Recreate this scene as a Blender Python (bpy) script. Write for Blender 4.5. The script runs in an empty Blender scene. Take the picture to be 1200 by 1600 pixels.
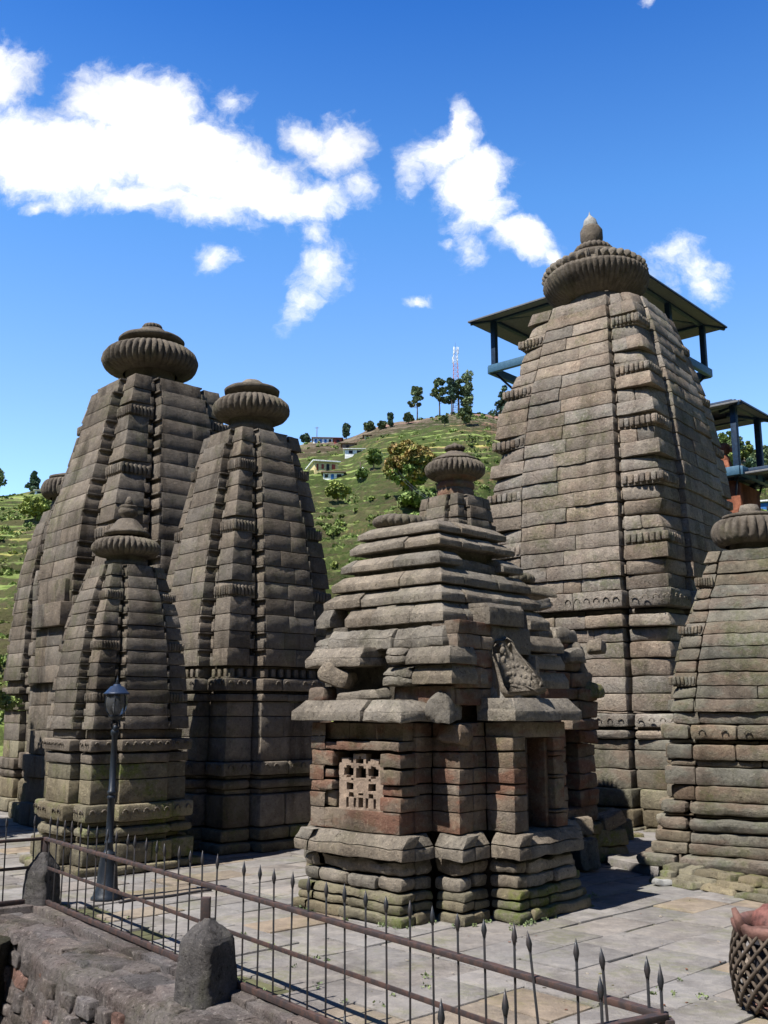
import bpy, math, random
import numpy as np
from math import radians as R, sin, cos, tan, pi, atan2
random.seed(7); rng = np.random.default_rng(11)
S = bpy.context.scene
COL = S.collection

# ------------------------------------------------------------------ camera
CAMH, PITCH, FPX = 2.3, R(11.27), 1555.0
cam_d = bpy.data.cameras.new('camera'); cam = bpy.data.objects.new('camera', cam_d); COL.objects.link(cam)
cam.location = (0, 0, CAMH); cam.rotation_euler = (R(90) + PITCH, 0, 0)
cam_d.sensor_fit = 'VERTICAL'; cam_d.sensor_height = 36.0; cam_d.lens = 36.0 * FPX / 1600.0
cam_d.clip_start = 0.1; cam_d.clip_end = 3000
S.camera = cam

def ray(x, y):
    dx = (x - 600) / FPX; dy = (800 - y) / FPX
    return np.array([dx, cos(PITCH) - dy * sin(PITCH), sin(PITCH) + dy * cos(PITCH)])
def gp(x, y, z=0.0):
    r = ray(x, y); t = (z - CAMH) / r[2]
    return np.array([r[0] * t, r[1] * t, z])

# ------------------------------------------------------------------ sun and sky
SUN_TRAVEL, SUN_EL = R(52), R(59)        # compass-like angle the light travels towards (from +Y to +X), elevation
EXPO = 0.7
sun_d = bpy.data.lights.new('sun', 'SUN'); sun = bpy.data.objects.new('sun', sun_d); COL.objects.link(sun)
sun_d.energy = 5.0; sun_d.angle = R(0.5); sun_d.color = (1.0, 0.955, 0.88)
from mathutils import Vector, Matrix
tr = Vector((sin(SUN_TRAVEL) * cos(SUN_EL), cos(SUN_TRAVEL) * cos(SUN_EL), -sin(SUN_EL)))
sun.rotation_euler = tr.to_track_quat('-Z', 'Y').to_euler(); sun.location = (-20, -20, 40)
S.view_settings.view_transform = 'Standard'; S.view_settings.look = 'None'
S.view_settings.exposure = EXPO; S.view_settings.gamma = 1.0

W = bpy.data.worlds.new('World'); S.world = W; W.use_nodes = True
def build_world():
    nt = W.node_tree; N = nt.nodes; L = nt.links; N.clear()
    out = N.new('ShaderNodeOutputWorld'); bg = N.new('ShaderNodeBackground'); bg.inputs[1].default_value = 0.12
    sky = N.new('ShaderNodeTexSky'); sky.sky_type = 'NISHITA'; sky.sun_disc = False
    sky.sun_elevation = SUN_EL
    # direction towards the sun is opposite to travel
    sky.sun_rotation = SUN_TRAVEL + pi
    sky.altitude = 1900; sky.air_density = 1.0; sky.dust_density = 0.3; sky.ozone_density = 3.0
    tc = N.new('ShaderNodeTexCoord'); sep = N.new('ShaderNodeSeparateXYZ'); L.new(tc.outputs['Generated'], sep.inputs[0])
    def M(op, a, b=None, clamp=False):
        n = N.new('ShaderNodeMath'); n.operation = op; n.use_clamp = clamp
        for i, v in enumerate((a, b)):
            if v is None: continue
            if isinstance(v, (int, float)): n.inputs[i].default_value = v
            else: L.new(v, n.inputs[i])
        return n.outputs[0]
    ysafe = M('MAXIMUM', sep.outputs[1], 0.02)
    u = M('DIVIDE', sep.outputs[0], ysafe); v = M('DIVIDE', sep.outputs[2], ysafe)
    comb = N.new('ShaderNodeCombineXYZ'); L.new(u, comb.inputs[0]); L.new(v, comb.inputs[1])
    # domain warp so that outlines billow
    def noise(vec, scale, detail, rough, seed=0.0):
        n = N.new('ShaderNodeTexNoise'); n.noise_dimensions = '3D'; n.inputs['Scale'].default_value = scale
        n.inputs['Detail'].default_value = detail; n.inputs['Roughness'].default_value = rough
        mp = N.new('ShaderNodeMapping'); mp.inputs['Location'].default_value = (seed, seed * 2, seed * 3)
        L.new(vec, mp.inputs[0]); L.new(mp.outputs[0], n.inputs['Vector']); return n
    w1 = noise(comb.outputs[0], 9.0, 6, 0.6, 3.1)
    sub = N.new('ShaderNodeVectorMath'); sub.operation = 'SUBTRACT'; L.new(w1.outputs['Color'], sub.inputs[0]); sub.inputs[1].default_value = (.5, .5, .5)
    scl = N.new('ShaderNodeVectorMath'); scl.operation = 'MULTIPLY'; L.new(sub.outputs[0], scl.inputs[0]); scl.inputs[1].default_value = (.075, .075, 0)
    add = N.new('ShaderNodeVectorMath'); add.operation = 'ADD'; L.new(comb.outputs[0], add.inputs[0]); L.new(scl.outputs[0], add.inputs[1])
    n2 = noise(add.outputs[0], 22.0, 10, 0.66, 8.7)
    blobs = [(-10,125,70,58,0,1),(10,235,100,62,0,1),(70,270,80,45,0,.95),(185,160,88,60,0,1.1),(140,250,110,72,0,1.1),(230,200,90,85,0,1.15),
             (300,255,100,72,15,1.1),(380,280,110,52,12,1.0),(470,312,95,30,-8,.85),(535,235,48,48,35,.8),(495,218,48,24,20,.75),(565,285,30,34,0,.5),
             (250,315,170,32,4,.75),(360,345,80,20,8,.3),(495,410,42,36,-25,.62),(467,468,24,34,20,.5),(480,365,30,25,0,.25),
             (690,232,62,36,-25,.95),(710,195,20,34,10,.8),(640,255,18,45,10,.45),(735,285,52,58,25,1.05),(765,250,30,30,0,.6),(755,330,58,38,10,.75),(828,378,56,36,15,1.0),
             (735,395,26,24,0,.3),(870,400,26,20,0,.6),
             (1075,412,60,38,30,.42),(1105,458,36,26,20,.42),(1040,440,30,40,0,.3),(335,406,24,17,20,.38),(640,468,30,11,-4,.45),(65,332,18,16,0,.42),(352,165,26,18,10,.3),(1018,4,20,14,0,.35),(705,380,12,10,0,.25)]
    acc = None
    for (x, y, rx, ry, rot, amp) in blobs:
        def uv(a, b):
            r = ray(a, b); return np.array([r[0] / r[1], r[2] / r[1]])
        c = uv(x, y); sx = np.linalg.norm(uv(x + rx, y) - c); sy = np.linalg.norm(uv(x, y - ry) - c)
        mp = N.new('ShaderNodeMapping'); mp.vector_type = 'TEXTURE'
        mp.inputs['Location'].default_value = (c[0], c[1], 0); mp.inputs['Rotation'].default_value = (0, 0, -R(rot)); mp.inputs['Scale'].default_value = (sx * 1.25, sy * 1.25, 1)
        L.new(add.outputs[0], mp.inputs[0])
        ln = N.new('ShaderNodeVectorMath'); ln.operation = 'LENGTH'; L.new(mp.outputs[0], ln.inputs[0])
        q = M('MULTIPLY', M('SUBTRACT', 1.0, ln.outputs['Value']), amp)
        acc = q if acc is None else M('MAXIMUM', acc, q)
    dens = M('ADD', acc, M('MULTIPLY', M('SUBTRACT', n2.outputs['Fac'], 0.5), 1.35))
    mr = N.new('ShaderNodeMapRange'); mr.interpolation_type = 'SMOOTHSTEP'; L.new(dens, mr.inputs[0])
    mr.inputs[1].default_value = -0.03; mr.inputs[2].default_value = 0.66
    front = M('GREATER_THAN', sep.outputs[1], 0.05); fac = M('MULTIPLY', mr.outputs[0], front)
    # deeper, more saturated mountain blue
    hs = N.new('ShaderNodeHueSaturation'); hs.inputs['Saturation'].default_value = 1.0; hs.inputs['Hue'].default_value = 0.5
    L.new(sky.outputs[0], hs.inputs['Color'])
    mix = N.new('ShaderNodeMixRGB'); L.new(fac, mix.inputs[0]); 
    # clear high-altitude sky: pale towards the horizon, deep blue overhead
    cr = N.new('ShaderNodeValToRGB'); cr.color_ramp.interpolation = 'EASE'; L.new(sep.outputs[2], cr.inputs[0])
    el = cr.color_ramp.elements; cr.color_ramp.interpolation = 'LINEAR'
    el[0].position = .08; el[0].color = (.36, .355, .32, 1); el[1].position = 1.0; el[1].color = (.015, .03, .06, 1)
    for p_, c_ in ((.29, (.245, .285, .31, 1)), (.475, (.14, .245, .315, 1)), (.62, (.056, .155, .27, 1))): e = el.new(p_); e.color = c_
    e = el.new(.75); e.color = (.02, .045, .08, 1)
    mu = N.new('ShaderNodeMixRGB'); mu.blend_type = 'MULTIPLY'; mu.inputs[0].default_value = 1; L.new(hs.outputs[0], mu.inputs[1]); L.new(cr.outputs[0], mu.inputs[2])
    sc = N.new('ShaderNodeVectorMath'); sc.operation = 'SCALE'; sc.inputs['Scale'].default_value = 5.1; L.new(mu.outputs[0], sc.inputs[0])
    L.new(sc.outputs[0], mix.inputs[1]); 
    n3 = noise(add.outputs[0], 7.0, 6, 0.6, 5.5); mc = N.new('ShaderNodeMixRGB'); mc.inputs[1].default_value = (6.6, 6.6, 6.6, 1); mc.inputs[2].default_value = (4.3, 4.5, 4.9, 1)
    mr3 = N.new('ShaderNodeMapRange'); L.new(n3.outputs['Fac'], mr3.inputs[0]); mr3.inputs[1].default_value = .48; mr3.inputs[2].default_value = .70; L.new(mr3.outputs[0], mc.inputs[0]); L.new(mc.outputs[0], mix.inputs[2])
    L.new(mix.outputs[0], bg.inputs[0]); L.new(bg.outputs[0], out.inputs[0])
    return sky, hs, bg
build_world()
S.cycles.diffuse_bounces = 1
W.cycles.sampling_method = 'MANUAL'; W.cycles.sample_map_resolution = 512

# ------------------------------------------------------------------ helpers
def vhash(ix, iy, iz):
    n = (ix.astype(np.int64) * 374761393 + iy.astype(np.int64) * 668265263 + iz.astype(np.int64) * 2147483647 % 1274126177)
    n = (n ^ (n >> 13)) * 1274126177 & 0x7fffffff
    n = (n ^ (n >> 16)) & 0xffff
    return n / 65535.0
def vnoise(P):
    I = np.floor(P).astype(np.int64); F = P - I; F = F * F * (3 - 2 * F)
    o = 0
    for dx in (0, 1):
        wx = F[:, 0] if dx else 1 - F[:, 0]
        for dy in (0, 1):
            wy = F[:, 1] if dy else 1 - F[:, 1]
            for dz in (0, 1):
                wz = F[:, 2] if dz else 1 - F[:, 2]
                o = o + wx * wy * wz * vhash(I[:, 0] + dx, I[:, 1] + dy, I[:, 2] + dz)
    return o * 2 - 1
def noise3(P, freq):
    return np.stack([vnoise(P * freq + 17.3), vnoise(P * freq + 91.7), vnoise(P * freq - 45.1)], 1)

class MB:
    """collects rounded blocks, lathes and tubes; build() links them as one mesh object"""
    def __init__(s): s.v = []; s.q = []; s.c = []; s.n = 0
    def add(s, V, Q, tint=(1, 1, 1)):
        V = np.asarray(V, float); Q = np.asarray(Q, int)
        if Q.shape[1] == 3: Q = np.concatenate([Q, Q[:, 2:3]], 1)
        s.v.append(V); s.q.append(Q + s.n); s.c.append(np.tile(np.array([*tint, 1.0]), (len(V), 1))); s.n += len(V)
    def build(s, name, mat, parent=None, rough=0.0, freq=4.0, fine=0.0, smooth=True, loc=None):
        me = bpy.data.meshes.new(name)
        if s.n:
            V = np.concatenate(s.v); Q = np.concatenate(s.q); C = np.concatenate(s.c)
            if rough: V = V + rough * (noise3(V, freq) + 0.5 * noise3(V, freq * 2.7))
            if fine: V = V + fine * noise3(V, freq * 7)
            tri = Q[:, 2] == Q[:, 3]
            ls = np.where(tri, 3, 4); st = np.concatenate([[0], np.cumsum(ls)[:-1]])
            keep = np.ones(Q.shape, bool); keep[tri, 3] = False
            loops = Q[keep]
            me.vertices.add(len(V)); me.vertices.foreach_set('co', V.astype(np.float32).ravel())
            me.loops.add(len(loops)); me.loops.foreach_set('vertex_index', loops.astype(np.int32))
            me.polygons.add(len(Q)); me.polygons.foreach_set('loop_start', st.astype(np.int32)); me.polygons.foreach_set('loop_total', ls.astype(np.int32))
            if smooth: me.polygons.foreach_set('use_smooth', np.ones(len(Q), bool))
            me.update(calc_edges=True)
            a = me.color_attributes.new('tint', 'FLOAT_COLOR', 'POINT'); a.data.foreach_set('color', C.astype(np.float32).ravel())
        o = bpy.data.objects.new(name, me); COL.objects.link(o)
        if mat: me.materials.append(mat)
        if parent: o.parent = parent
        if loc is not None: o.location = loc
        return o

_sgn = None
def block(mb, P, n=(2, 1, 1), r=0.012, tint=(1, 1, 1), back=False, bottom=True):
    """P[a][b][c]: 8 corners (a along, b outer->inner, c up). Rounded edges, subdivided faces."""
    P = np.asarray(P, float)
    La = np.linalg.norm(P[1] - P[0], axis=-1).mean(); Lb = np.linalg.norm(P[:, 1] - P[:, 0], axis=-1).mean(); Lc = np.linalg.norm(P[:, :, 1] - P[:, :, 0], axis=-1).mean()
    Ls = np.array([max(La, 1e-3), max(Lb, 1e-3), max(Lc, 1e-3)])
    rr = min(r, Ls.min() * 0.45)
    ax = []
    for k in range(3):
        e = rr / Ls[k]; ax.append(np.concatenate([[0], np.linspace(e, 1 - e, n[k] + 1), [1]]))
    ea, eb, ec = P[1, 0, 0] - P[0, 0, 0], P[0, 1, 0] - P[0, 0, 0], P[0, 0, 1] - P[0, 0, 0]
    hand = np.dot(np.cross(ea, eb), ec) > 0
    for (k, side) in ((1, 0), (2, 1), (2, 0), (0, 0), (0, 1), (1, 1)):
        if (k, side) == (1, 1) and not back: continue
        if (k, side) == (2, 0) and not bottom: continue
        i, j = [(1, 2), (2, 0), (0, 1)][k]
        g1, g2 = np.meshgrid(ax[i], ax[j], indexing='ij')
        U = np.zeros(g1.shape + (3,)); U[..., i] = g1; U[..., j] = g2; U[..., k] = side
        U = U.reshape(-1, 3); X = U * Ls
        q = np.clip(X, rr, Ls - rr); d = X - q; ln = np.linalg.norm(d, axis=1, keepdims=True)
        X = np.where(ln > rr, q + d * (rr / np.maximum(ln, 1e-9)), X); U = X / Ls
        a, b, c = U[:, 0:1], U[:, 1:2], U[:, 2:3]
        V = ((1-a)*(1-b)*(1-c)*P[0,0,0] + a*(1-b)*(1-c)*P[1,0,0] + (1-a)*b*(1-c)*P[0,1,0] + (1-a)*(1-b)*c*P[0,0,1]
             + a*b*(1-c)*P[1,1,0] + a*(1-b)*c*P[1,0,1] + (1-a)*b*c*P[0,1,1] + a*b*c*P[1,1,1])
        A, B = g1.shape; I = np.arange(A * B).reshape(A, B)
        Q = np.stack([I[:-1, :-1], I[1:, :-1], I[1:, 1:], I[:-1, 1:]], -1).reshape(-1, 4)
        if (side == 0) == hand: Q = Q[:, ::-1]
        mb.add(V, Q, tint)

def hexa(p, q, z0, z1, p2=None, q2=None):
    """outer line p0->p1, inner line q0->q1 (2D), bottom z0, top z1; p2/q2 lines at the top"""
    p2 = p if p2 is None else p2; q2 = q if q2 is None else q2
    P = np.zeros((2, 2, 2, 3))
    for a in (0, 1):
        P[a, 0, 0] = (*p[a], z0); P[a, 0, 1] = (*p2[a], z1); P[a, 1, 0] = (*q[a], z0); P[a, 1, 1] = (*q2[a], z1)
    return P
def tinted(v=0.12, warm=0.04):
    a = 1 + random.uniform(-v, v); b = random.uniform(-warm, warm)
    return (a * (1 + b), a, a * (1 - b))

GAP = [.002]
def run(mb, p0, p1, z0, z1, depth=0.25, size=0.8, r=0.012, jit=0.006, lean=0.0, cell=0.3, tv=0.12, warm=0.04, off=0.0, ends=(0, 0), nup=1, splits=None):
    """a row of blocks from p0 to p1; outward normal is to the right of p0->p1; lean = inward shift of the top"""
    p0 = np.array(p0, float); p1 = np.array(p1, float); L = np.linalg.norm(p1 - p0)
    if L < 1e-4: return
    T = (p1 - p0) / L; Nn = np.array([T[1], -T[0]])
    if splits is None:
        k = max(1, int(round(L / size * random.uniform(.8, 1.2)))); cuts = [0.0]
        for i in range(1, k): cuts.append(L * (i + random.uniform(-.3, .3)) / k)
        cuts.append(L)
    else: cuts = [L * s for s in splits]
    for a, b in zip(cuts[:-1], cuts[1:]):
        o = off + random.uniform(-jit, jit)
        g = 0.003
        A = p0 + T * (a + g) + Nn * o; B = p0 + T * (b - g) + Nn * o
        e0 = ends[0] if a == 0 else 0; e1 = ends[1] if b >= L - 1e-6 else 0
        A2 = A - Nn * lean + T * e0; B2 = B - Nn * lean - T * e1
        dj = random.uniform(-jit, jit) * .6
        P = hexa((A, B), (A - Nn * depth, B - Nn * depth), z0 + GAP[0], z1 - GAP[0], (A2 + Nn * dj, B2 + Nn * dj), (A2 - Nn * depth, B2 - Nn * depth))
        P[..., 2] += random.uniform(-jit, jit) * .3
        block(mb, P, (max(1, int((b - a) / cell)), 1, nup), r, tinted(tv, warm))

SIDES = [((-1, 0), (0, -1)), ((0, -1), (1, 0)), ((1, 0), (0, 1)), ((0, 1), (-1, 0))]
def pt(s, d, t):
    Nn, T = SIDES[s]; return np.array([Nn[0] * d + T[0] * t, Nn[1] * d + T[1] * t])
def core(mb, z0, z1, w0, w1, tint=(.8, .8, .8)):
    P = np.zeros((2, 2, 2, 3))
    for a in (0, 1):
        for b in (0, 1):
            P[a, b, 0] = ((2*a-1) * w0, (2*b-1) * w0, z0); P[a, b, 1] = ((2*a-1) * w1, (2*b-1) * w1, z1)
    block(mb, P, (1, 1, 1), .004, tint, back=True)

def course(mb, z0, z1, w0, w1, o, style='block', bf=0.5, proud=0.1, kf=0.56, r=0.012, kr=None):
    """one triratha course: a centre offset on each side, corner blocks, a notched slot between them"""
    jit, size, tv, warm = o['jit'], o['size'], o['tv'], o['warm']; GAP[0] = o.get('gap', .004); notch = o.get('notch') and style == 'block'
    hid = lambda s: s >= 2
    b0, k0 = bf * w0, kf * w0
    core(mb, z0, z1, w0 * kf * .99 + .0, w1 * kf * .99)
    dz = z1 - z0
    for s in range(4):
        cell = .6 if hid(s) else o['cell']
        sz = size if not hid(s) else 1.6
        # centre offset
        p0, p1 = pt(s, w0 + proud, -b0), pt(s, w0 + proud, b0)
        if style == 'torus': run(mb, p0, p1, z0, z1, proud + .28 * w0 + .1, sz * 1.3, dz * .42, jit, w0 - w1, cell, tv, warm, nup=3)
        elif notch and not hid(s):
            nw = .045 * w0; q0, q1 = pt(s, w0 + proud, -b0 + nw), pt(s, w0 + proud, b0 - nw)
            run(mb, q0, q1, z0, z1, proud + w0 * .30 + .08, sz, r, jit, w0 - w1, cell, tv, warm)
            for (a_, b_) in ((p0, q0), (q1, p1)):
                run(mb, a_, b_, z0, z0 + dz * random.uniform(.45, .6), proud + w0 * .3, 9, .006, .002, (w0 - w1) * .5, 1, tv, warm); run(mb, a_, b_, z0 + dz * .86, z1, proud + w0 * .3, 9, .004, .002, 0, 1, tv, warm, off=w1 - w0)
        else: run(mb, p0, p1, z0, z1, proud + w0 * .30 + .08, sz, r, jit, w0 - w1, cell, tv, warm, ends=(b0 - bf * w1,) * 2, nup=o.get('nup', 1))
        # slot strips
        for sg in (-1, 1):
            a, c = sorted((sg * b0, sg * k0)); ww = c - a
            if style == 'block':
                run(mb, pt(s, w0 - .035, a + ww * .22), pt(s, w0 - .035, c - ww * .22), z0 + dz * .12, z1 - dz * .22, .2, 9, .008, .002, w0 - w1, 1, tv, warm)
            run(mb, pt(s, w0 - .11 * w0, a), pt(s, w0 - .11 * w0, c), z0, z1, .1, 9, .006, .001, w0 - w1, 1, tv, warm)
        # corner block, owned by side s at its far end (t=+w)
        K0, K1 = k0, kf * w1
        kk = kr if kr is not None else r
        if notch and s in (0, 1, 3):
            kn = (w0 - K0) * .17
            for (ss, fl) in ((s, 1), ((s + 1) % 4, -1)):
                if hid(ss): continue
                ta, tb = sorted((fl * K0, fl * (K0 + kn))); run(mb, pt(ss, w0, ta), pt(ss, w0, tb), z0, z0 + dz * random.uniform(.5, .62), .2, 9, .006, .002, (w0 - w1) * .5, 1, tv, warm)
            K0, K1 = K0 + kn, K1 + kn
        c00 = pt(s, K0, K0); c10 = pt(s, w0, K0); c11 = pt(s, w0, w0); c01 = pt(s, K0, w0)
        d00 = pt(s, K1, K1); d10 = pt(s, w1, K1); d11 = pt(s, w1, w1); d01 = pt(s, K1, w1)
        jj = np.array([random.uniform(-jit, jit), random.uniform(-jit, jit)])
        if style == 'amal':
            P = hexa((c10*.985, c11*.955), (c00, c01), z0, z1, (d10*.985, d11*.955), (d00, d01))
            block(mb, P, (1, 1, 1), .01, tinted(tv, warm), back=True)
            nr = 7 if s in (0, 1, 3) else 3
            for (ss, flip) in ((s, 1), ((s + 1) % 4, -1)):
                for i in range(nr):
                    t0 = K0 + (w0 - K0) * (i + .06) / nr; t1 = K0 + (w0 - K0) * (i + .94) / nr
                    t0, t1 = sorted((flip * t0, flip * t1))
                    za, zb = z0 + dz * .12, z1 - dz * .26
                    d = w0 + .012
                    Pr = hexa((pt(ss, d, t0), pt(ss, d, t1)), (pt(ss, d - .12, t0), pt(ss, d - .12, t1)), za, zb)
                    block(mb, Pr, (1, 1, 1), min((t1 - t0) * .45, .035), tinted(tv, warm))
        else:
            rg = o['ragged'] if s in o.get('rag_sides', (3, 1)) else 0
            if rg and random.random() < rg:
                c11 = c11 * random.uniform(.90, .985); d11 = d11 * random.uniform(.90, .985); kk2 = .05
            else: kk2 = kk
            c = [x + jj for x in (c00, c10, c11, c01)]; d = [x + jj for x in (d00, d10, d11, d01)]
            rr = dz * .42 if style == 'torus' else kk2
            nup = 3 if style == 'torus' else 1
            # split the corner stone now and then
            if random.random() < o.get('ksplit', 0) and style == 'block':
                m = random.uniform(.35, .6)
                cm = c[1] * (1-m) + c[2] * m; cn = c[0] * (1-m) + c[3] * m; dm = d[1] * (1-m) + d[2] * m; dn = d[0] * (1-m) + d[3] * m
                block(mb, hexa((c[1], cm), (c[0], cn), z0, z1, (d[1], dm), (d[0], dn)), (2, 2, 1), rr, tinted(tv, warm), back=True)
                block(mb, hexa((cm, c[2]), (cn, c[3]), z0, z1, (dm, d[2]), (dn, d[3])), (2, 2, 1), rr, tinted(tv, warm), back=True)
            else:
                nn = 3 if not hid(s) or s == 3 else 1
                block(mb, hexa((c[1], c[2]), (c[0], c[3]), z0 + GAP[0], z1 - GAP[0], (d[1], d[2]), (d[0], d[3])), (nn, nn, nup), rr, tinted(tv, warm), back=True)

def lathe(mb, prof, seg=48, c=(0, 0, 0), ribs=0, amp=0.0, tint=(1, 1, 1), topfac=None, capt=True, phase=0.0, arc=(0, 1)):
    th = np.linspace(2 * pi * arc[0], 2 * pi * arc[1], seg + 1); V = []
    for i, (r, z) in enumerate(prof):
        m = np.ones_like(th)
        if ribs:
            a = amp * (topfac[i] if topfac is not None else 1)
            m = 1 - a * (1 - np.abs(np.cos(ribs * (th + phase) / 2)) ** 0.55)
        V.append(np.stack([c[0] + r * m * np.cos(th), c[1] + r * m * np.sin(th), np.full_like(th, c[2] + z)], 1))
    V = np.concatenate(V); A = len(prof); B = seg + 1; I = np.arange(A * B).reshape(A, B)
    Q = np.stack([I[:-1, :-1], I[:-1, 1:], I[1:, 1:], I[1:, :-1]], -1).reshape(-1, 4)
    mb.add(V, Q, tint)
def torus_prof(Rn, Ro, h, n=16, squash=0.80):
    out = []; fac = []
    for i in range(n + 1):
        a = -pi / 2 + pi * i / n
        out.append((Rn + (Ro - Rn) * cos(a) ** squash if cos(a) > 1e-6 else Rn, h * sin(a))); fac.append(max(0.0, cos(a)) ** .5 * (1.0 if a > -.4 else .7))
    return out, fac
def tube(mb, pts, r, seg=8, tint=(1, 1, 1), r2=None):
    pts = [np.array(p, float) for p in pts]; V = []; n = len(pts)
    for i, p in enumerate(pts):
        d = pts[min(i + 1, n - 1)] - pts[max(i - 1, 0)]; d /= max(np.linalg.norm(d), 1e-9)
        up = np.array([0, 0, 1.0]) if abs(d[2]) < .9 else np.array([1.0, 0, 0])
        s1 = np.cross(d, up); s1 /= np.linalg.norm(s1); s2 = np.cross(d, s1)
        rr = r[i] if isinstance(r, (list, tuple)) else r
        for k in range(seg):
            a = 2 * pi * k / seg; V.append(p + rr * (cos(a) * s1 + sin(a) * s2))
    Q = []
    for i in range(n - 1):
        for k in range(seg):
            a = i * seg + k; b = i * seg + (k + 1) % seg; Q.append((a, b, b + seg, a + seg))
    V.append(pts[0]); V.append(pts[-1]); c0, c1 = len(V) - 2, len(V) - 1
    for k in range(seg):
        Q.append((c0, (k + 1) % seg, k, k)); Q.append((c1, (n - 1) * seg + k, (n - 1) * seg + (k + 1) % seg, (n - 1) * seg + (k + 1) % seg))
    mb.add(V, Q, tint)
def bar(mb, a, b, w, h, r=0.004, tint=(1, 1, 1), up=(0, 0, 1), n=(1, 1, 1)):
    a = np.array(a, float); b = np.array(b, float); d = b - a; d /= np.linalg.norm(d)
    up = np.array(up, float); s = np.cross(d, up); s /= np.linalg.norm(s); u = np.cross(s, d)
    P = np.zeros((2, 2, 2, 3))
    for i, p in enumerate((a, b)):
        for j in (0, 1):
            for k in (0, 1): P[i, j, k] = p + s * (w / 2) * (1 - 2 * j) + u * (h / 2) * (2 * k - 1)
    block(mb, P, n, r, tint, back=True)
def rock(mb, c, size, rot=0.0, tint=None, r=None, tilt=(0, 0), n=(4, 3, 3), taper=.85):
    sx, sy, sz = size; P = np.zeros((2, 2, 2, 3))
    for a in (0, 1):
        for b in (0, 1):
            for k in (0, 1):
                f = taper if k else 1
                P[a, b, k] = ((a - .5) * sx * f * random.uniform(.85, 1), (b - .5) * sy * f * random.uniform(.85, 1), (k - .5) * sz * random.uniform(.88, 1.0))
    M3 = np.array(Matrix.Rotation(rot, 3, 'Z') @ Matrix.Rotation(tilt[0], 3, 'X') @ Matrix.Rotation(tilt[1], 3, 'Y'))
    P = P @ M3.T + np.array(c)
    block(mb, P, n, r if r else min(size) * .25, tint or tinted(.15, .05), back=True)
def sphere(mb, c, rad, seg=16, tint=(1, 1, 1), rot=None):
    th = np.linspace(0, 2 * pi, seg + 1); ph = np.linspace(-pi / 2, pi / 2, seg // 2 + 1)
    T, Ph = np.meshgrid(th, ph); V = np.stack([np.cos(Ph) * np.cos(T) * rad[0], np.cos(Ph) * np.sin(T) * rad[1], np.sin(Ph) * rad[2]], -1).reshape(-1, 3)
    if rot is not None: V = V @ np.array(rot).T
    A, B = T.shape; I = np.arange(A * B).reshape(A, B); Q = np.stack([I[:-1, :-1], I[:-1, 1:], I[1:, 1:], I[1:, :-1]], -1).reshape(-1, 4)
    mb.add(V + np.array(c), Q, tint)

def tag(o, label=None, cat=None, group=None, kind=None):
    if label: o['label'] = label
    if cat: o['category'] = cat
    if group: o['group'] = group
    if kind: o['kind'] = kind
    return o
def empty(name, loc=(0, 0, 0), rz=0.0, label=None, cat=None, group=None):
    o = bpy.data.objects.new(name, None); COL.objects.link(o); o.location = loc; o.rotation_euler = (0, 0, rz); o.empty_display_size = .3
    return tag(o, label, cat, group)

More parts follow.
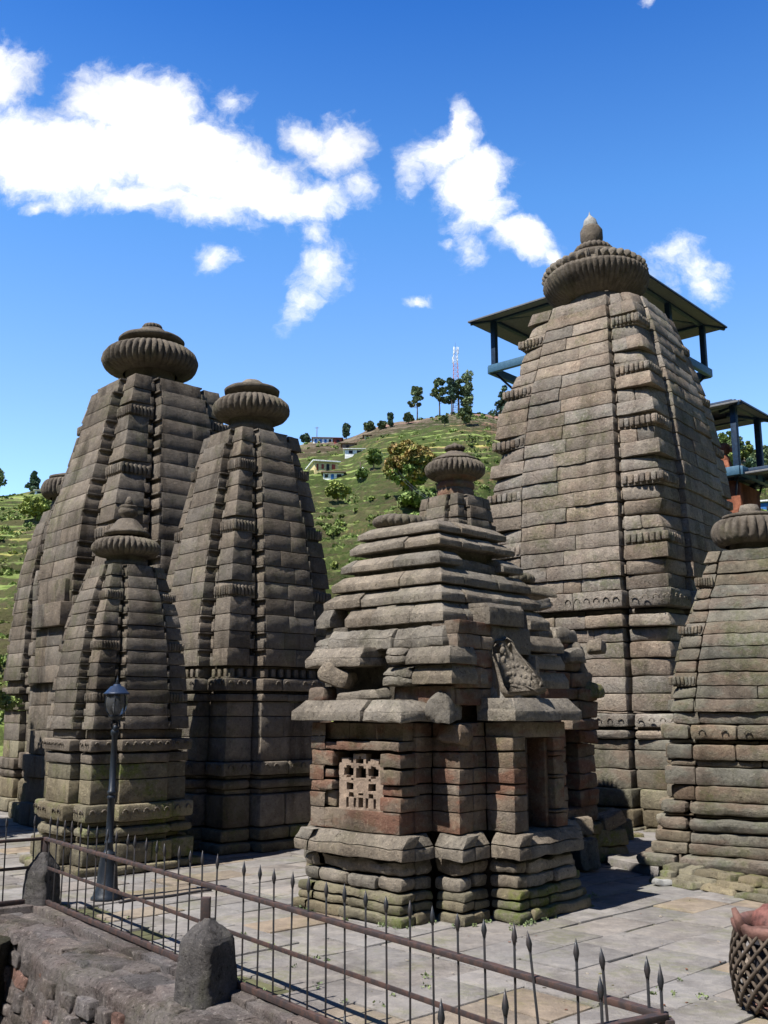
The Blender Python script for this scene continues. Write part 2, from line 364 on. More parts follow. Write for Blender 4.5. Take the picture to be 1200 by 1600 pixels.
# ------------------------------------------------------------------ materials
class NT:
    def __init__(s, name):
        s.m = bpy.data.materials.new(name); s.m.use_nodes = True; s.nt = s.m.node_tree; s.N = s.nt.nodes; s.L = s.nt.links
        s.b = s.N['Principled BSDF']; s.tc = s.N.new('ShaderNodeTexCoord')
    def val(s, n, i, v):
        if isinstance(v, (int, float, tuple)): n.inputs[i].default_value = v
        else: s.L.new(v, n.inputs[i])
    def noise(s, scale, detail=4, rough=.55, vec=None, stretch=None, out='Fac', dist=0):
        n = s.N.new('ShaderNodeTexNoise'); n.inputs['Scale'].default_value = scale; n.inputs['Detail'].default_value = detail; n.inputs['Roughness'].default_value = rough; n.inputs['Distortion'].default_value = dist
        v = vec or s.tc.outputs['Object']
        if stretch: mp = s.N.new('ShaderNodeMapping'); mp.inputs['Scale'].default_value = stretch; s.L.new(v, mp.inputs[0]); v = mp.outputs[0]
        s.L.new(v, n.inputs['Vector']); return n.outputs[out]
    def vor(s, scale, feature='F1', out='Distance', vec=None):
        n = s.N.new('ShaderNodeTexVoronoi'); n.feature = feature; n.inputs['Scale'].default_value = scale; s.L.new(vec or s.tc.outputs['Object'], n.inputs['Vector']); return n.outputs[out]
    def ramp(s, fac, stops):
        n = s.N.new('ShaderNodeMapRange'); n.interpolation_type = 'SMOOTHSTEP'; s.L.new(fac, n.inputs[0]); n.inputs[1].default_value = stops[0]; n.inputs[2].default_value = stops[1]
        if len(stops) > 2: n.inputs[3].default_value = stops[2]; n.inputs[4].default_value = stops[3]
        return n.outputs[0]
    def mix(s, fac, a, b, mode='MIX'):
        n = s.N.new('ShaderNodeMixRGB'); n.blend_type = mode; s.val(n, 0, fac)
        for i, v in ((1, a), (2, b)):
            if isinstance(v, tuple) and len(v) == 3: v = (*v, 1)
            s.val(n, i, v)
        return n.outputs[0]
    def math(s, op, a, b=0.0):
        n = s.N.new('ShaderNodeMath'); n.operation = op; s.val(n, 0, a); s.val(n, 1, b); return n.outputs[0]
    def attr(s, name):
        n = s.N.new('ShaderNodeAttribute'); n.attribute_name = name; return n.outputs['Color']
    def bump(s, h, strength=.5, dist=.02, prev=None):
        n = s.N.new('ShaderNodeBump'); n.inputs['Strength'].default_value = strength; n.inputs['Distance'].default_value = dist; s.L.new(h, n.inputs['Height'])
        if prev: s.L.new(prev, n.inputs['Normal'])
        return n.outputs[0]
    def normalz(s):
        g = s.N.new('ShaderNodeNewGeometry'); sp = s.N.new('ShaderNodeSeparateXYZ'); s.L.new(g.outputs['True Normal'], sp.inputs[0]); return sp.outputs[2]
    def posz(s, which='Object'):
        sp = s.N.new('ShaderNodeSeparateXYZ'); s.L.new(s.tc.outputs[which], sp.inputs[0]); return sp.outputs
    def done(s, col, rough=.9, normal=None, spec=.25, metal=0.0):
        s.val(s.b, s.b.inputs.find('Base Color'), (*col, 1) if isinstance(col, tuple) and len(col) == 3 else col)
        s.val(s.b, s.b.inputs.find('Roughness'), rough); s.b.inputs['Specular IOR Level'].default_value = spec; s.b.inputs['Metallic'].default_value = metal
        if normal: s.L.new(normal, s.b.inputs['Normal'])
        return s.m

ALB = (.80, .805, .84)
def stone_mat(name, c1, c2, moss=.35, red=0.0, speck=.35, stain=.5, bumpk=1.0, mosscol=(.085, .10, .035)):
    c1 = tuple(x * k for x, k in zip(c1, ALB)); c2 = tuple(x * k for x, k in zip(c2, ALB))
    m = NT(name)
    big = m.noise(.9, 6, .6); mid = m.noise(5.5, 5, .65); grain = m.noise(19, 6, .78); fine = m.noise(60, 4, .7)
    col = m.mix(m.ramp(big, (.3, .7)), c1, c2)
    col = m.mix(m.ramp(mid, (.40, .72, 0, .6)), col, (c2[0]*1.35, c2[1]*1.32, c2[2]*1.25))
    if red:
        rn = m.noise(1.7, 4, .6, stretch=(1, 1, 2.2)); col = m.mix(m.math('MULTIPLY', m.ramp(rn, (.45, .60)), red), col, (.185, .082, .055))
    if stain:
        st = m.noise(2.2, 5, .6, stretch=(1, 1, .18)); col = m.mix(m.math('MULTIPLY', m.ramp(st, (.50, .70)), stain), col, (c1[0]*.42, c1[1]*.40, c1[2]*.38))
    if moss:
        mn = m.noise(1.3, 5, .65); mz = m.noise(14, 3, .6)
        col = m.mix(m.math('MULTIPLY', m.math('MULTIPLY', m.ramp(mn, (.48, .66)), m.ramp(mz, (.3, .6))), moss), col, mosscol)
    # pale and dark crystals, pits and lichen of the weathered surface
    col = m.mix(m.math('MULTIPLY', m.ramp(grain, (.54, .74)), speck * 1.5), col, (c2[0]*2.1, c2[1]*2.05, c2[2]*1.9))
    col = m.mix(m.math('MULTIPLY', m.ramp(grain, (.47, .30)), speck * 1.9), col, (c1[0]*.30, c1[1]*.28, c1[2]*.26))
    col = m.mix(m.math('MULTIPLY', m.ramp(fine, (.58, .74)), speck), col, (c2[0]*2.2, c2[1]*2.1, c2[2]*2.0))
    col = m.mix(m.math('MULTIPLY', m.ramp(fine, (.44, .30)), speck), col, (c1[0]*.35, c1[1]*.34, c1[2]*.33))
    col = m.mix(1.0, col, m.attr('tint'), 'MULTIPLY')
    n1 = m.bump(mid, .5 * bumpk, .05); n2 = m.bump(grain, .8 * bumpk, .03, n1); n3 = m.bump(fine, .6 * bumpk, .012, n2)
    return m.done(col, .93, n3, .15)
MS = stone_mat('grey_brown_stone', (.135, .112, .088), (.23, .198, .16), moss=.35, stain=.75)
MSD = stone_mat('weathered_tower_stone', (.225, .19, .15), (.345, .30, .245), moss=.5, red=.12, speck=.5, bumpk=1.3)
MSL = stone_mat('dark_disc_stone', (.115, .097, .077), (.20, .172, .138), moss=.3, stain=.7)
MRED = stone_mat('reddish_stone', (.19, .145, .11), (.28, .225, .17), moss=.4, red=.72, speck=.35, bumpk=1.2)
MSLAB = stone_mat('roof_slab_stone', (.20, .172, .135), (.33, .29, .235), moss=.2, speck=.5, bumpk=1.4)
MMOSS = stone_mat('mossy_base_stone', (.17, .145, .10), (.27, .24, .165), moss=.95, speck=.4, bumpk=1.3, mosscol=(.12, .145, .035))
MRUST = stone_mat('greenish_stone', (.155, .138, .105), (.25, .225, .175), moss=.5, red=.25, bumpk=1.2)
MORANGE = stone_mat('painted_red_stone', (.30, .105, .06), (.42, .17, .10), moss=0, speck=.2, stain=.8)
MBUFF = stone_mat('pale_buff_carving', (.26, .22, .175), (.34, .29, .235), moss=0, speck=.3, stain=.2)
MPAVE = stone_mat('grey_flagstone', (.225, .205, .188), (.305, .284, .262), moss=.45, speck=.15, stain=.4, bumpk=.8, mosscol=(.15, .16, .07))

def metal_mat(name, col, col2, rough=.5, rust=.6):
    m = NT(name); n = m.noise(14, 5, .65); n2 = m.noise(80, 3, .6)
    c = m.mix(m.math('MULTIPLY', m.ramp(n, (.42, .62)), rust), col, col2)
    return m.done(c, m.ramp(n2, (.2, .8, rough - .1, rough + .25)), m.bump(n2, .35, .003), .4, .1)
MIRON = metal_mat('rusty_dark_iron', (.045, .035, .036), (.115, .062, .048), .55)
MPICK = metal_mat('dark_iron_paint', (.030, .032, .038), (.07, .05, .045), .45, .4)
MLAMP = metal_mat('lamp_dark_blue_paint', (.012, .017, .026), (.02, .028, .04), .35, .5)
MLAMPT = metal_mat('lamp_hood_blue_paint', (.015, .028, .065), (.022, .04, .08), .35, .5)
MBLUE = metal_mat('blue_painted_timber', (.010, .026, .06), (.02, .06, .12), .5, .6)
MBLUEL = metal_mat('light_blue_painted_beam', (.045, .12, .20), (.08, .18, .27), .5, .5)
MROOFM = metal_mat('grey_roof_sheet', (.09, .095, .10), (.05, .05, .055), .45, .5)
MSOFF = metal_mat('pale_soffit_boards', (.16, .16, .175), (.09, .09, .10), .7, .4)
def plain(name, col, rough=.8, var=.25, scale=3.0, bump=.3):
    m = NT(name); n = m.noise(scale, 5, .6); n2 = m.noise(scale * 14, 3, .6)
    c = m.mix(m.ramp(n, (.3, .7)), tuple(x * (1 - var) for x in col), tuple(min(1, x * (1 + var)) for x in col))
    return m.done(c, rough, m.bump(n2, bump, .01))
MCONC = stone_mat('dark_concrete', (.075, .07, .068), (.15, .14, .135), moss=.2, speck=.6, bumpk=1.2)
MWHITE = plain('white_wall_paint', (.68, .68, .66)); MYEL = plain('yellow_wall_paint', (.55, .45, .22)); MDARK = plain('dark_opening', (.02, .02, .025))
MREDW = plain('red_shutter_paint', (.25, .05, .04)); MBLUW = plain('blue_wall_paint', (.03, .12, .32)); MROOFB = plain('brown_roof', (.16, .11, .09)); MROOFW = plain('white_roof', (.65, .65, .66))
MTERRA = plain('worn_terracotta', (.16, .085, .07), .6, .45, 9, .8); MPINK = plain('faded_red_plastic', (.15, .065, .055), .6, .6, 9, .5)
MCANE = plain('grey_cane', (.10, .078, .06), .75, .4, 18, .6)
MQUARTZ = plain('white_quartz', (.30, .30, .29), .6, .2, 9, .8)
def glass_mat():
    m = NT('smoked_lamp_glass'); m.b.inputs['Transmission Weight'].default_value = .75; m.b.inputs['IOR'].default_value = 1.3; m.b.inputs['Alpha'].default_value = 1
    n = m.noise(8, 3, .6); c = m.mix(m.ramp(n, (.3, .7)), (.14, .15, .165), (.24, .25, .27)); return m.done(c, .18, None, .5)
MGLASS = glass_mat()
def leaf_mat(name, a, b):
    m = NT(name); n = m.noise(.9, 3, .6); c = m.mix(m.ramp(n, (.35, .65)), a, b); c = m.mix(1.0, c, m.attr('tint'), 'MULTIPLY')
    m.b.inputs['Subsurface Weight'].default_value = 0
    return m.done(c, .65, None, .25)
MPINE = leaf_mat('pine_foliage', (.10, .14, .07), (.18, .22, .095)); MPINED = leaf_mat('dark_deodar_foliage', (.055, .095, .06), (.095, .145, .085))
MLEAF = leaf_mat('green_foliage', (.11, .17, .045), (.20, .26, .075)); MAUT = leaf_mat('orange_green_foliage', (.21, .24, .06), (.36, .235, .085)); MYG = leaf_mat('yellow_green_foliage', (.20, .25, .06), (.30, .34, .09))
MBARK = plain('tree_bark', (.11, .085, .065), .9, .3, 6, .8)
def hill_mat():
    m = NT('terraced_grass_slope'); nz = m.normalz()
    a = m.noise(.035, 6, .62); b = m.noise(.35, 8, .72); c = m.noise(2.2, 5, .75); d = m.noise(.10, 6, .65, stretch=(1, 1, 6)); e = m.noise(.9, 6, .7, stretch=(1, 1, 3))
    grass = m.mix(m.ramp(b, (.35, .65)), (.18, .255, .065), (.33, .40, .12)); soil = m.mix(m.ramp(c, (.3, .7)), (.13, .10, .07), (.26, .21, .15))
    grass = m.mix(m.math('MULTIPLY', m.ramp(e, (.54, .66)), .7), grass, (.07, .11, .03))
    grass = m.mix(m.math('MULTIPLY', m.ramp(e, (.44, .34)), .5), grass, (.28, .27, .12))
    z = m.posz()[2]
    dry = m.ramp(m.math('ADD', m.math('MULTIPLY', m.ramp(z, (38, 66)), .34), a), (.60, .74))
    col = m.mix(dry, grass, soil)
    col = m.mix(m.math('MULTIPLY', m.ramp(d, (.54, .60)), .65), col, soil)
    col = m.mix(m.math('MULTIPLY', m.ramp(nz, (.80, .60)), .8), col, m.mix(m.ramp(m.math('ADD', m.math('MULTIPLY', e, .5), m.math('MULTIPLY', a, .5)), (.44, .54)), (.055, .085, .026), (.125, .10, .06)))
    col = m.mix(m.math('MULTIPLY', m.ramp(c, (.56, .68)), .35), col, (.06, .09, .028))
    col = m.mix(1.0, col, m.attr('tint'), 'MULTIPLY')
    n = m.bump(c, .9, .5); return m.done(col, .95, m.bump(m.noise(7, 3, .7), .8, .15, n), .1)
MHILL = hill_mat()
MSOIL = plain('bare_earth', (.13, .115, .075), .95, .4, 1.5, .8)
MJOINT = plain('mossy_joint_earth', (.085, .085, .045), .95, .4, 3, .8)

# ------------------------------------------------------------------ ground, plaza, hill
P0 = np.array([-4.10, 12.58]); P1 = np.array([-1.485, 8.773]); P2 = np.array([1.426, 5.443])
dA = (P2 - P0) / np.linalg.norm(P2 - P0); nA = np.array([-dA[1], dA[0]])
if nA[0] < 0: nA = -nA
dB = np.array([-.82, -.57]); nB = np.array([-.57, .82])
def plaza_side(p): return max(np.dot(nA, p - P0), np.dot(nB, p - P0))

def build_ground():
    mb = MB(); s = 900
    mb.add([(-s, -s, -2.6), (s, -s, -2.6), (s, s, -2.6), (-s, s, -2.6)], [(0, 1, 2, 3)])
    tag(mb.build('ground', MSOIL), kind='structure')
    # solid bed under the paving
    mb = MB(); far = 55
    poly = [P0 + dB * 9, P0 - 0 * dA, P0 + dA * 14, (40, -6), (45, far), (-45, far), (-45, 6)]
    n = len(poly); V = [(p[0], p[1], -.022) for p in poly] + [(p[0], p[1], -3) for p in poly]
    me = bpy.data.meshes.new('paving_bed'); me.from_pydata(V, [], [tuple(range(n))] + [(i, (i + 1) % n, (i + 1) % n + n, i + n) for i in range(n)]); me.update()
    o = bpy.data.objects.new('paving_bed', me); COL.objects.link(o); me.materials.append(MJOINT); tag(o, kind='structure')
    # individual flagstones
    mb = MB(); ph = R(47); e1 = np.array([sin(ph), cos(ph)]); e2 = np.array([-cos(ph), sin(ph)]); org = np.array([0., 12.])
    v = -16.0
    while v < 22:
        w = random.uniform(.38, .78); u = -16 + random.random()
        while u < 26:
            l = random.uniform(.55, 1.35); c = org + e1 * (u + l / 2) + e2 * (v + w / 2)
            if -11 < c[0] < 11 and 3 < c[1] < 26 and plaza_side(c) > .12 and c[1] > abs(c[0]) * 1.3 - 1:
                g = .006; pts = [org + e1 * (u + a * l + g * (1 - 2 * a)) + e2 * (v + b * w + g * (1 - 2 * b)) for a, b in ((0, 0), (1, 0), (1, 1), (0, 1))]
                pts = [p + np.array([random.uniform(-.018, .018), random.uniform(-.018, .018)]) for p in pts]
                q = []
                for p in pts:
                    s = plaza_side(p); 
                    if s < .05:
                        a, b = np.dot(nA, p - P0), np.dot(nB, p - P0)
                        p = p + (nA * (.05 - a) if a > b else nB * (.05 - b))
                    q.append(p)
                P = np.zeros((2, 2, 2, 3)); zt = random.uniform(-.010, .008)
                for a in (0, 1):
                    for b in (0, 1):
                        k = {(0, 0): 0, (1, 0): 1, (1, 1): 2, (0, 1): 3}[(a, b)]
                        for c2 in (0, 1): P[a, b, c2] = (*q[k], (zt + random.uniform(-.006, .006)) if c2 else -.08)
                near = c[1] < 20
                wt = random.random(); t = tinted(.10, .03)
                if wt < .10: t = (t[0] * 1.08, t[1] * .96, t[2] * .80)
                block(mb, P, (3 if near else 1, 2 if near else 1, 1), .012, t, bottom=False)
            u += l
        v += w
    o = mb.build('flagstone_paving', MPAVE, rough=.0035, freq=3.0); tag(o, kind='structure')
build_ground()

RIDGE = [(-700, 800), (-400, 775), (-100, 772), (0, 772), (40, 767), (80, 760), (200, 742), (330, 712), (465, 694), (490, 690), (520, 688), (545, 684), (580, 668), (610, 660),
         (640, 655), (680, 648), (720, 641), (760, 642), (800, 650), (900, 655), (1000, 665), (1130, 700), (1200, 726), (1400, 760), (1900, 800)]
_az = []; _sl = []
for x, y in RIDGE:
    r = ray(x, y); _az.append(atan2(r[0], r[1])); _sl.append(r[2] / math.hypot(r[0], r[1]))
RR, R0 = 230.0, 40.0
def hill_raw(az, r):
    sl = np.interp(az, _az, _sl); zr = sl * RR + CAMH
    t = np.clip((r - R0) / (RR - R0), 0, None)
    z = np.where(t <= 1, zr * (t * .94 + .06 * t ** 2), zr * (1 - (t - 1) * .30))
    return z
def hill_z(X, Y, tint=None):
    X = np.atleast_1d(np.asarray(X, float)); Y = np.atleast_1d(np.asarray(Y, float))
    az = np.arctan2(X, Y); r = np.hypot(X, Y); z = hill_raw(az, r)
    p = np.stack([X, Y, np.zeros_like(X)], 1)
    fade = np.clip((RR - r) / 30, 0, 1) * np.clip((r - R0) / 15, 0, 1)
    z = z + fade * (2.4 * vnoise(p * .022 + 5) + 1.0 * vnoise(p * .07 + 9)) 
    step = 1.9; k = z / step + .45 * vnoise(p * .05 + 30); fl = np.floor(k); fr = k - fl
    st = np.where(fr > .84, (fr - .84) / .16, 0); st = st * st * (3 - 2 * st)
    zt = (fl + st) * step - (k - z / step) * step + .06 * fr * step
    str_ = np.clip(.85 + .9 * vnoise(p * .016 + 77), .5, .98) * fade
    z = z * (1 - str_) + zt * str_
    z = z + .25 * vnoise(p * .5 + 3) * (r > R0) + .5 * (1 - fade) * vnoise(p * .12) * (r > R0 + 5)
    if tint is not None: tint.append((fl, fr, str_))
    return z - .35
def build_hill():
    na, nr = 600, 560
    az = np.linspace(R(-62), R(62), na); r = np.concatenate([np.linspace(R0 - 4, RR, nr - 30), np.linspace(RR + 3, 520, 30)])
    A, Rr = np.meshgrid(az, r, indexing='ij'); X = (Rr * np.sin(A)).ravel(); Y = (Rr * np.cos(A)).ravel(); tl = []; Z = hill_z(X, Y, tl); fl, fr, st_ = tl[0]
    cell = np.floor(np.arctan2(X, Y) * 14 + 1.5 * vhash(fl.astype(np.int64), fl.astype(np.int64) * 0 + 3, fl.astype(np.int64) * 0)).astype(np.int64); hv = vhash(fl.astype(np.int64), cell, cell * 0 + 7)
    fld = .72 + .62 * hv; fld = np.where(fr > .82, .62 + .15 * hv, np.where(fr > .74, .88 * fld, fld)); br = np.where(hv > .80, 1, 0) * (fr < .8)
    Z = np.where(Rr.ravel() < R0, -.6, Z)
    I = np.arange(A.size).reshape(A.shape); Q = np.stack([I[:-1, :-1], I[1:, :-1], I[1:, 1:], I[:-1, 1:]], -1).reshape(-1, 4)[:, ::-1]
    mb = MB(); mb.add(np.stack([X, Y, Z], 1), Q); mb.c[0] = np.stack([fld * (1 + .35 * br), fld * (1 - .02 * br), fld * (1 + .1 * br), np.ones_like(fld)], 1)
    tag(mb.build('hillside', MHILL), kind='structure')
build_hill()
def back_hills():
    # unseen hills added right, behind and left of the view to block skylight
    na, nr = 260, 40; az = np.linspace(R(61.5), R(298.5), na); r = np.linspace(60, 330, nr); A, Rr = np.meshgrid(az, r, indexing='ij'); X = (Rr * np.sin(A)).ravel(); Y = (Rr * np.cos(A)).ravel()
    t = np.clip((Rr.ravel() - 60) / 110, 0, 1); k = np.clip((R(180) - np.abs(A.ravel() - R(180)) - R(61.5)) / R(25), 0, 1); z = (.30 + .32 * k) * 170 * t * t * (3 - 2 * t); p = np.stack([X, Y, z], 1); z = z + 9 * t * vnoise(p * .02) + 3 * vnoise(p * .07) - 1.5
    I = np.arange(A.size).reshape(A.shape); Q = np.stack([I[:-1, :-1], I[1:, :-1], I[1:, 1:], I[:-1, 1:]], -1).reshape(-1, 4); mb = MB(); mb.add(np.stack([X, Y, z], 1), Q); tag(mb.build('sky_blocking_hills', plain('sky_blocking_hill_green', (.035, .05, .022), .95, .5, .08, .9)), kind='structure')
back_hills()
def hill_hit(x, y, lift=0):
    d = ray(x, y); d = d / math.hypot(d[0], d[1])
    t = np.linspace(R0 + 2, RR, 1500); zz = CAMH + d[2] * t; hz = hill_z(d[0] * t, d[1] * t)
    w = np.where(hz >= zz)[0]
    k = w[0] if len(w) else int(np.argmin(zz - hz))
    return np.array([d[0] * t[k], d[1] * t[k], hz[k] + lift])
PXM = lambda P: FPX / (P[1] * cos(PITCH) + (P[2] - CAMH) * sin(PITCH))     # pixels per metre at a point

# ------------------------------------------------------------------ vegetation
def leaves(mb, centres, n, size, flat=.35, tv=.35):
    """many small leaf quads spread through ellipsoid clumps: centres = [(c, (rx,ry,rz))]"""
    for c, rad in centres:
        d = rng.normal(size=(n, 3)); d /= np.linalg.norm(d, axis=1, keepdims=True); rr = rng.uniform(.35, 1.0, (n, 1)) ** .6
        p = np.array(c) + d * rr * np.array(rad)
        a = rng.normal(size=(n, 3)); a /= np.linalg.norm(a, axis=1, keepdims=True); b = np.cross(a, rng.normal(size=(n, 3))); b /= np.linalg.norm(b, axis=1, keepdims=True)
        s = size * rng.uniform(.6, 1.4, (n, 1)); a *= s; b *= s * .6
        V = np.stack([p - a - b, p + a - b, p + a + b, p - a + b], 1).reshape(-1, 3); Q = np.arange(4 * n).reshape(n, 4)
        t = 1 + random.uniform(-tv, tv); mb.add(V, Q, (t, t, t))
def blobs_in(c, rad, k, br, seed=None):
    out = []
    for _ in range(k):
        d = rng.normal(size=3); d /= np.linalg.norm(d); q = np.array(c) + d * np.array(rad) * rng.uniform(.3, .95)
        f = rng.uniform(.7, 1.3); out.append((q, (br * f, br * f, br * f * .7)))
    return out
def tree(name, label, cat, base, h, clumps, tr=.25, leaf=.3, n=60, mat=MLEAF, group=None, limbs=True, trunk_to=.8, lean=(0, 0)):
    root = empty(name, tuple(base), 0, label, cat, group)
    mb = MB(); top = np.array([lean[0], lean[1], h * trunk_to]); tp = [np.array([0, 0, -.8])] + [top * t + np.array([random.uniform(-.1, .1), random.uniform(-.1, .1), 0]) * tr * 2 for t in (.25, .5, .75)] + [top]
    tube(mb, tp, [tr, tr * .85, tr * .7, tr * .5, tr * .2], 7)
    if limbs:
        for c, rad in clumps[::max(1, len(clumps) // 10)]:
            zz = min(max(c[2] - .25 * h * .3, h * .2), h * trunk_to * .95); st = top * (zz / (h * trunk_to)); tube(mb, [st, (st + np.array(c)) / 2 + np.array([0, 0, -.02 * h]), c], [tr * .35, tr * .25, tr * .08], 5)
    mb.build('trunk', MBARK, root)
    lb = MB(); leaves(lb, clumps, n, leaf); lb.build('crown', mat, root, smooth=False)
    return root

def pine_clumps(h, w, z0, k, br, seed):
    """a loose pine crown: tiers of clumps"""
    rs = np.random.default_rng(seed); out = []
    for i in range(k):
        z = h * (z0 + (1 - z0) * rs.uniform(0, 1)); t = (z / h - z0) / (1 - z0); rad = w * (1 - .55 * t) * rs.uniform(.35, 1)
        a = rs.uniform(0, 2 * pi); f = br * rs.uniform(.7, 1.25); out.append(((rad * cos(a), rad * sin(a), z), (f, f, f * .62)))
    return out
def px_tree(name, label, cat, xb, yb, ytop, wpx, kind, seed, mat, group=None, leaf=None):
    B = hill_hit(xb, yb); s = 1 / PXM(B); h = (yb - ytop) * s / cos(R(4)); w = wpx * s / 2
    if kind == 'pine': cl = pine_clumps(h, w * 1.05, .42, 30, w * .27, seed); n = 150
    elif kind == 'cone': 
        rs = np.random.default_rng(seed); cl = []
        for i in range(34):
            t = rs.uniform(.08, .97); rad = w * (1 - t) * rs.uniform(.3, 1); a = rs.uniform(0, 6.28); f = w * .30 * (1.15 - t * .7); cl.append(((rad * cos(a), rad * sin(a), h * t), (f, f, f * .5)))
        n = 70
    elif kind == 'column':
        rs = np.random.default_rng(seed); cl = [((rs.uniform(-1, 1) * w * .45, rs.uniform(-1, 1) * w * .45, h * rs.uniform(.22, .97)), (w * .55, w * .55, w * .6)) for i in range(18)]; n = 70
    else:
        cl = blobs_in((0, 0, h * .55), (w, w, h * .45), 34, w * .30); n = 90
    return tree(name, label, cat, B, h, cl, tr=max(.12, h * .022), leaf=leaf or .21, n=int(n * 1.6), mat=mat, group=group)

GH = 'pines on the hilltop'
px_tree('pine_tree', 'lone slender pine on the left end of the hilltop grove with a rounded open crown', 'tree', 652, 656, 603, 26, 'pine', 1, MPINE, GH)
px_tree('pine_tree', 'tall pine with straight bare trunk, leftmost of the hilltop clump beside the mast', 'tree', 687, 647, 586, 26, 'pine', 2, MPINE, GH)
px_tree('pine_tree', 'pine with forked leaning trunk in the middle of the hilltop clump', 'tree', 706, 650, 590, 22, 'pine', 3, MPINED, GH)
px_tree('pine_tree', 'dark pine growing right in front of the telecom mast on the hilltop', 'tree', 716, 645, 591, 24, 'pine', 4, MPINE, GH)
px_tree('pine_tree', 'tallest pine, rightmost of the hilltop clump with stacked rounded tiers of foliage', 'tree', 730, 645, 578, 24, 'column', 5, MPINE, GH)
px_tree('young_pine', 'short bushy young pine below the tallest hilltop pine', 'tree', 728, 664, 632, 20, 'bush', 6, MPINE)
px_tree('young_tree', 'little thin tree standing alone on the brown slope below the hilltop clump', 'tree', 695, 666, 648, 9, 'bush', 16, MPINE, leaf=.2)
px_tree('shrub', 'round dark shrub beside the lone slender hilltop pine', 'shrub', 638, 662, 645, 16, 'bush', 7, MPINE)
px_tree('deodar_tree', 'dark conical deodar behind the left edge of the big weathered tower', 'tree', 790, 652, 600, 52, 'cone', 8, MPINED)
px_tree('cypress_tree', 'dark narrow upright tree at the right end of the ridge row above the houses', 'tree', 610, 667, 646, 10, 'column', 9, MPINED)
px_tree('ridge_tree', 'pale rounded tree beside the dark upright one on the ridge', 'tree', 597, 671, 657, 14, 'bush', 10, MPINE)
px_tree('ridge_tree', 'low spreading grey green tree left of the pale rounded one on the ridge', 'tree', 578, 673, 660, 20, 'bush', 11, MPINE)
px_tree('cypress_tree', 'pair of narrow dark cypresses on the ridge right of the long row house', 'tree', 541, 686, 663, 13, 'column', 12, MPINED)
px_tree('ridge_tree', 'dark tree behind the left end of the long row house on the ridge', 'tree', 478, 690, 676, 16, 'bush', 13, MPINED)
px_tree('deodar_tree', 'dark triangular deodar on the left skyline beside the far ribbed disc', 'tree', 52, 770, 735, 32, 'cone', 14, MPINED)
px_tree('hill_tree', 'pale yellow green leafy tree below the triangular deodar at the left', 'tree', 55, 812, 776, 46, 'bush', 15, MYG)
px_tree('hill_tree', 'tall blue green tree cut by the left picture edge on the skyline', 'tree', -6, 776, 728, 28, 'column', 17, MPINE)
px_tree('hill_tree', 'dark green round tree left of the orange tree on the slope', 'tree', 584, 732, 700, 28, 'bush', 18, MLEAF)
px_tree('hill_bush', 'bright yellow green bush in the middle of the grassy slope', 'bush', 528, 782, 755, 34, 'bush', 19, MYG)
px_tree('hill_bush', 'dark green bush by the blue and white house', 'bush', 566, 748, 734, 20, 'bush', 20, MLEAF)
px_tree('hill_bush', 'broad low dark bush at the foot of the orange tree', 'bush', 660, 792, 772, 70, 'bush', 24, MLEAF)
for i, (x, y, yt, w) in enumerate([(1138, 712, 672, 30), (1152, 720, 676, 30), (1168, 726, 690, 26), (1185, 738, 706, 26), (1199, 742, 698, 30), (1218, 745, 705, 30), (1145, 735, 700, 30), (1176, 748, 715, 26), (1130, 738, 700, 26)]):
    px_tree('forest_tree', ['bright green tree nearest the tower under the small blue canopy', 'tall dark grey green tree under the small blue canopy', 'round tree seen right of the canopy post', 'low tree right of the canopy post in the forest', 'tall pale tree at the right picture edge', 'tree beyond the right picture edge', 'green tree low beside the seated lion under the canopy', 'low dark tree in front of the forest right of the canopy post', 'low tree hidden behind the tower edge and lion'][i],
            'tree', x, y, yt, w, 'bush', 30 + i, [MLEAF, MPINE, MYG, MPINE, MPINE, MLEAF, MYG, MPINED, MLEAF][i], 'forest on the right slope')
def orange_tree():
    B = hill_hit(642, 778); s = 1 / PXM(B); w = 43 * s; h = 95 * s
    cl = blobs_in((0, 0, h * .58), (w * .85, w * .85, h * .36), 90, w * .26) + blobs_in((0, 0, h * .42), (w * .75, w * .75, h * .28), 34, w * .26)
    root = tree('broadleaf_tree', 'large round tree with orange and green leaves on the terraced slope', 'tree', B, h, cl[:90], tr=.3, leaf=.17, n=260, mat=MAUT)
    lb = MB(); leaves(lb, cl[90:], 240, .17); lb.build('crown', MLEAF, root, smooth=False)
orange_tree()
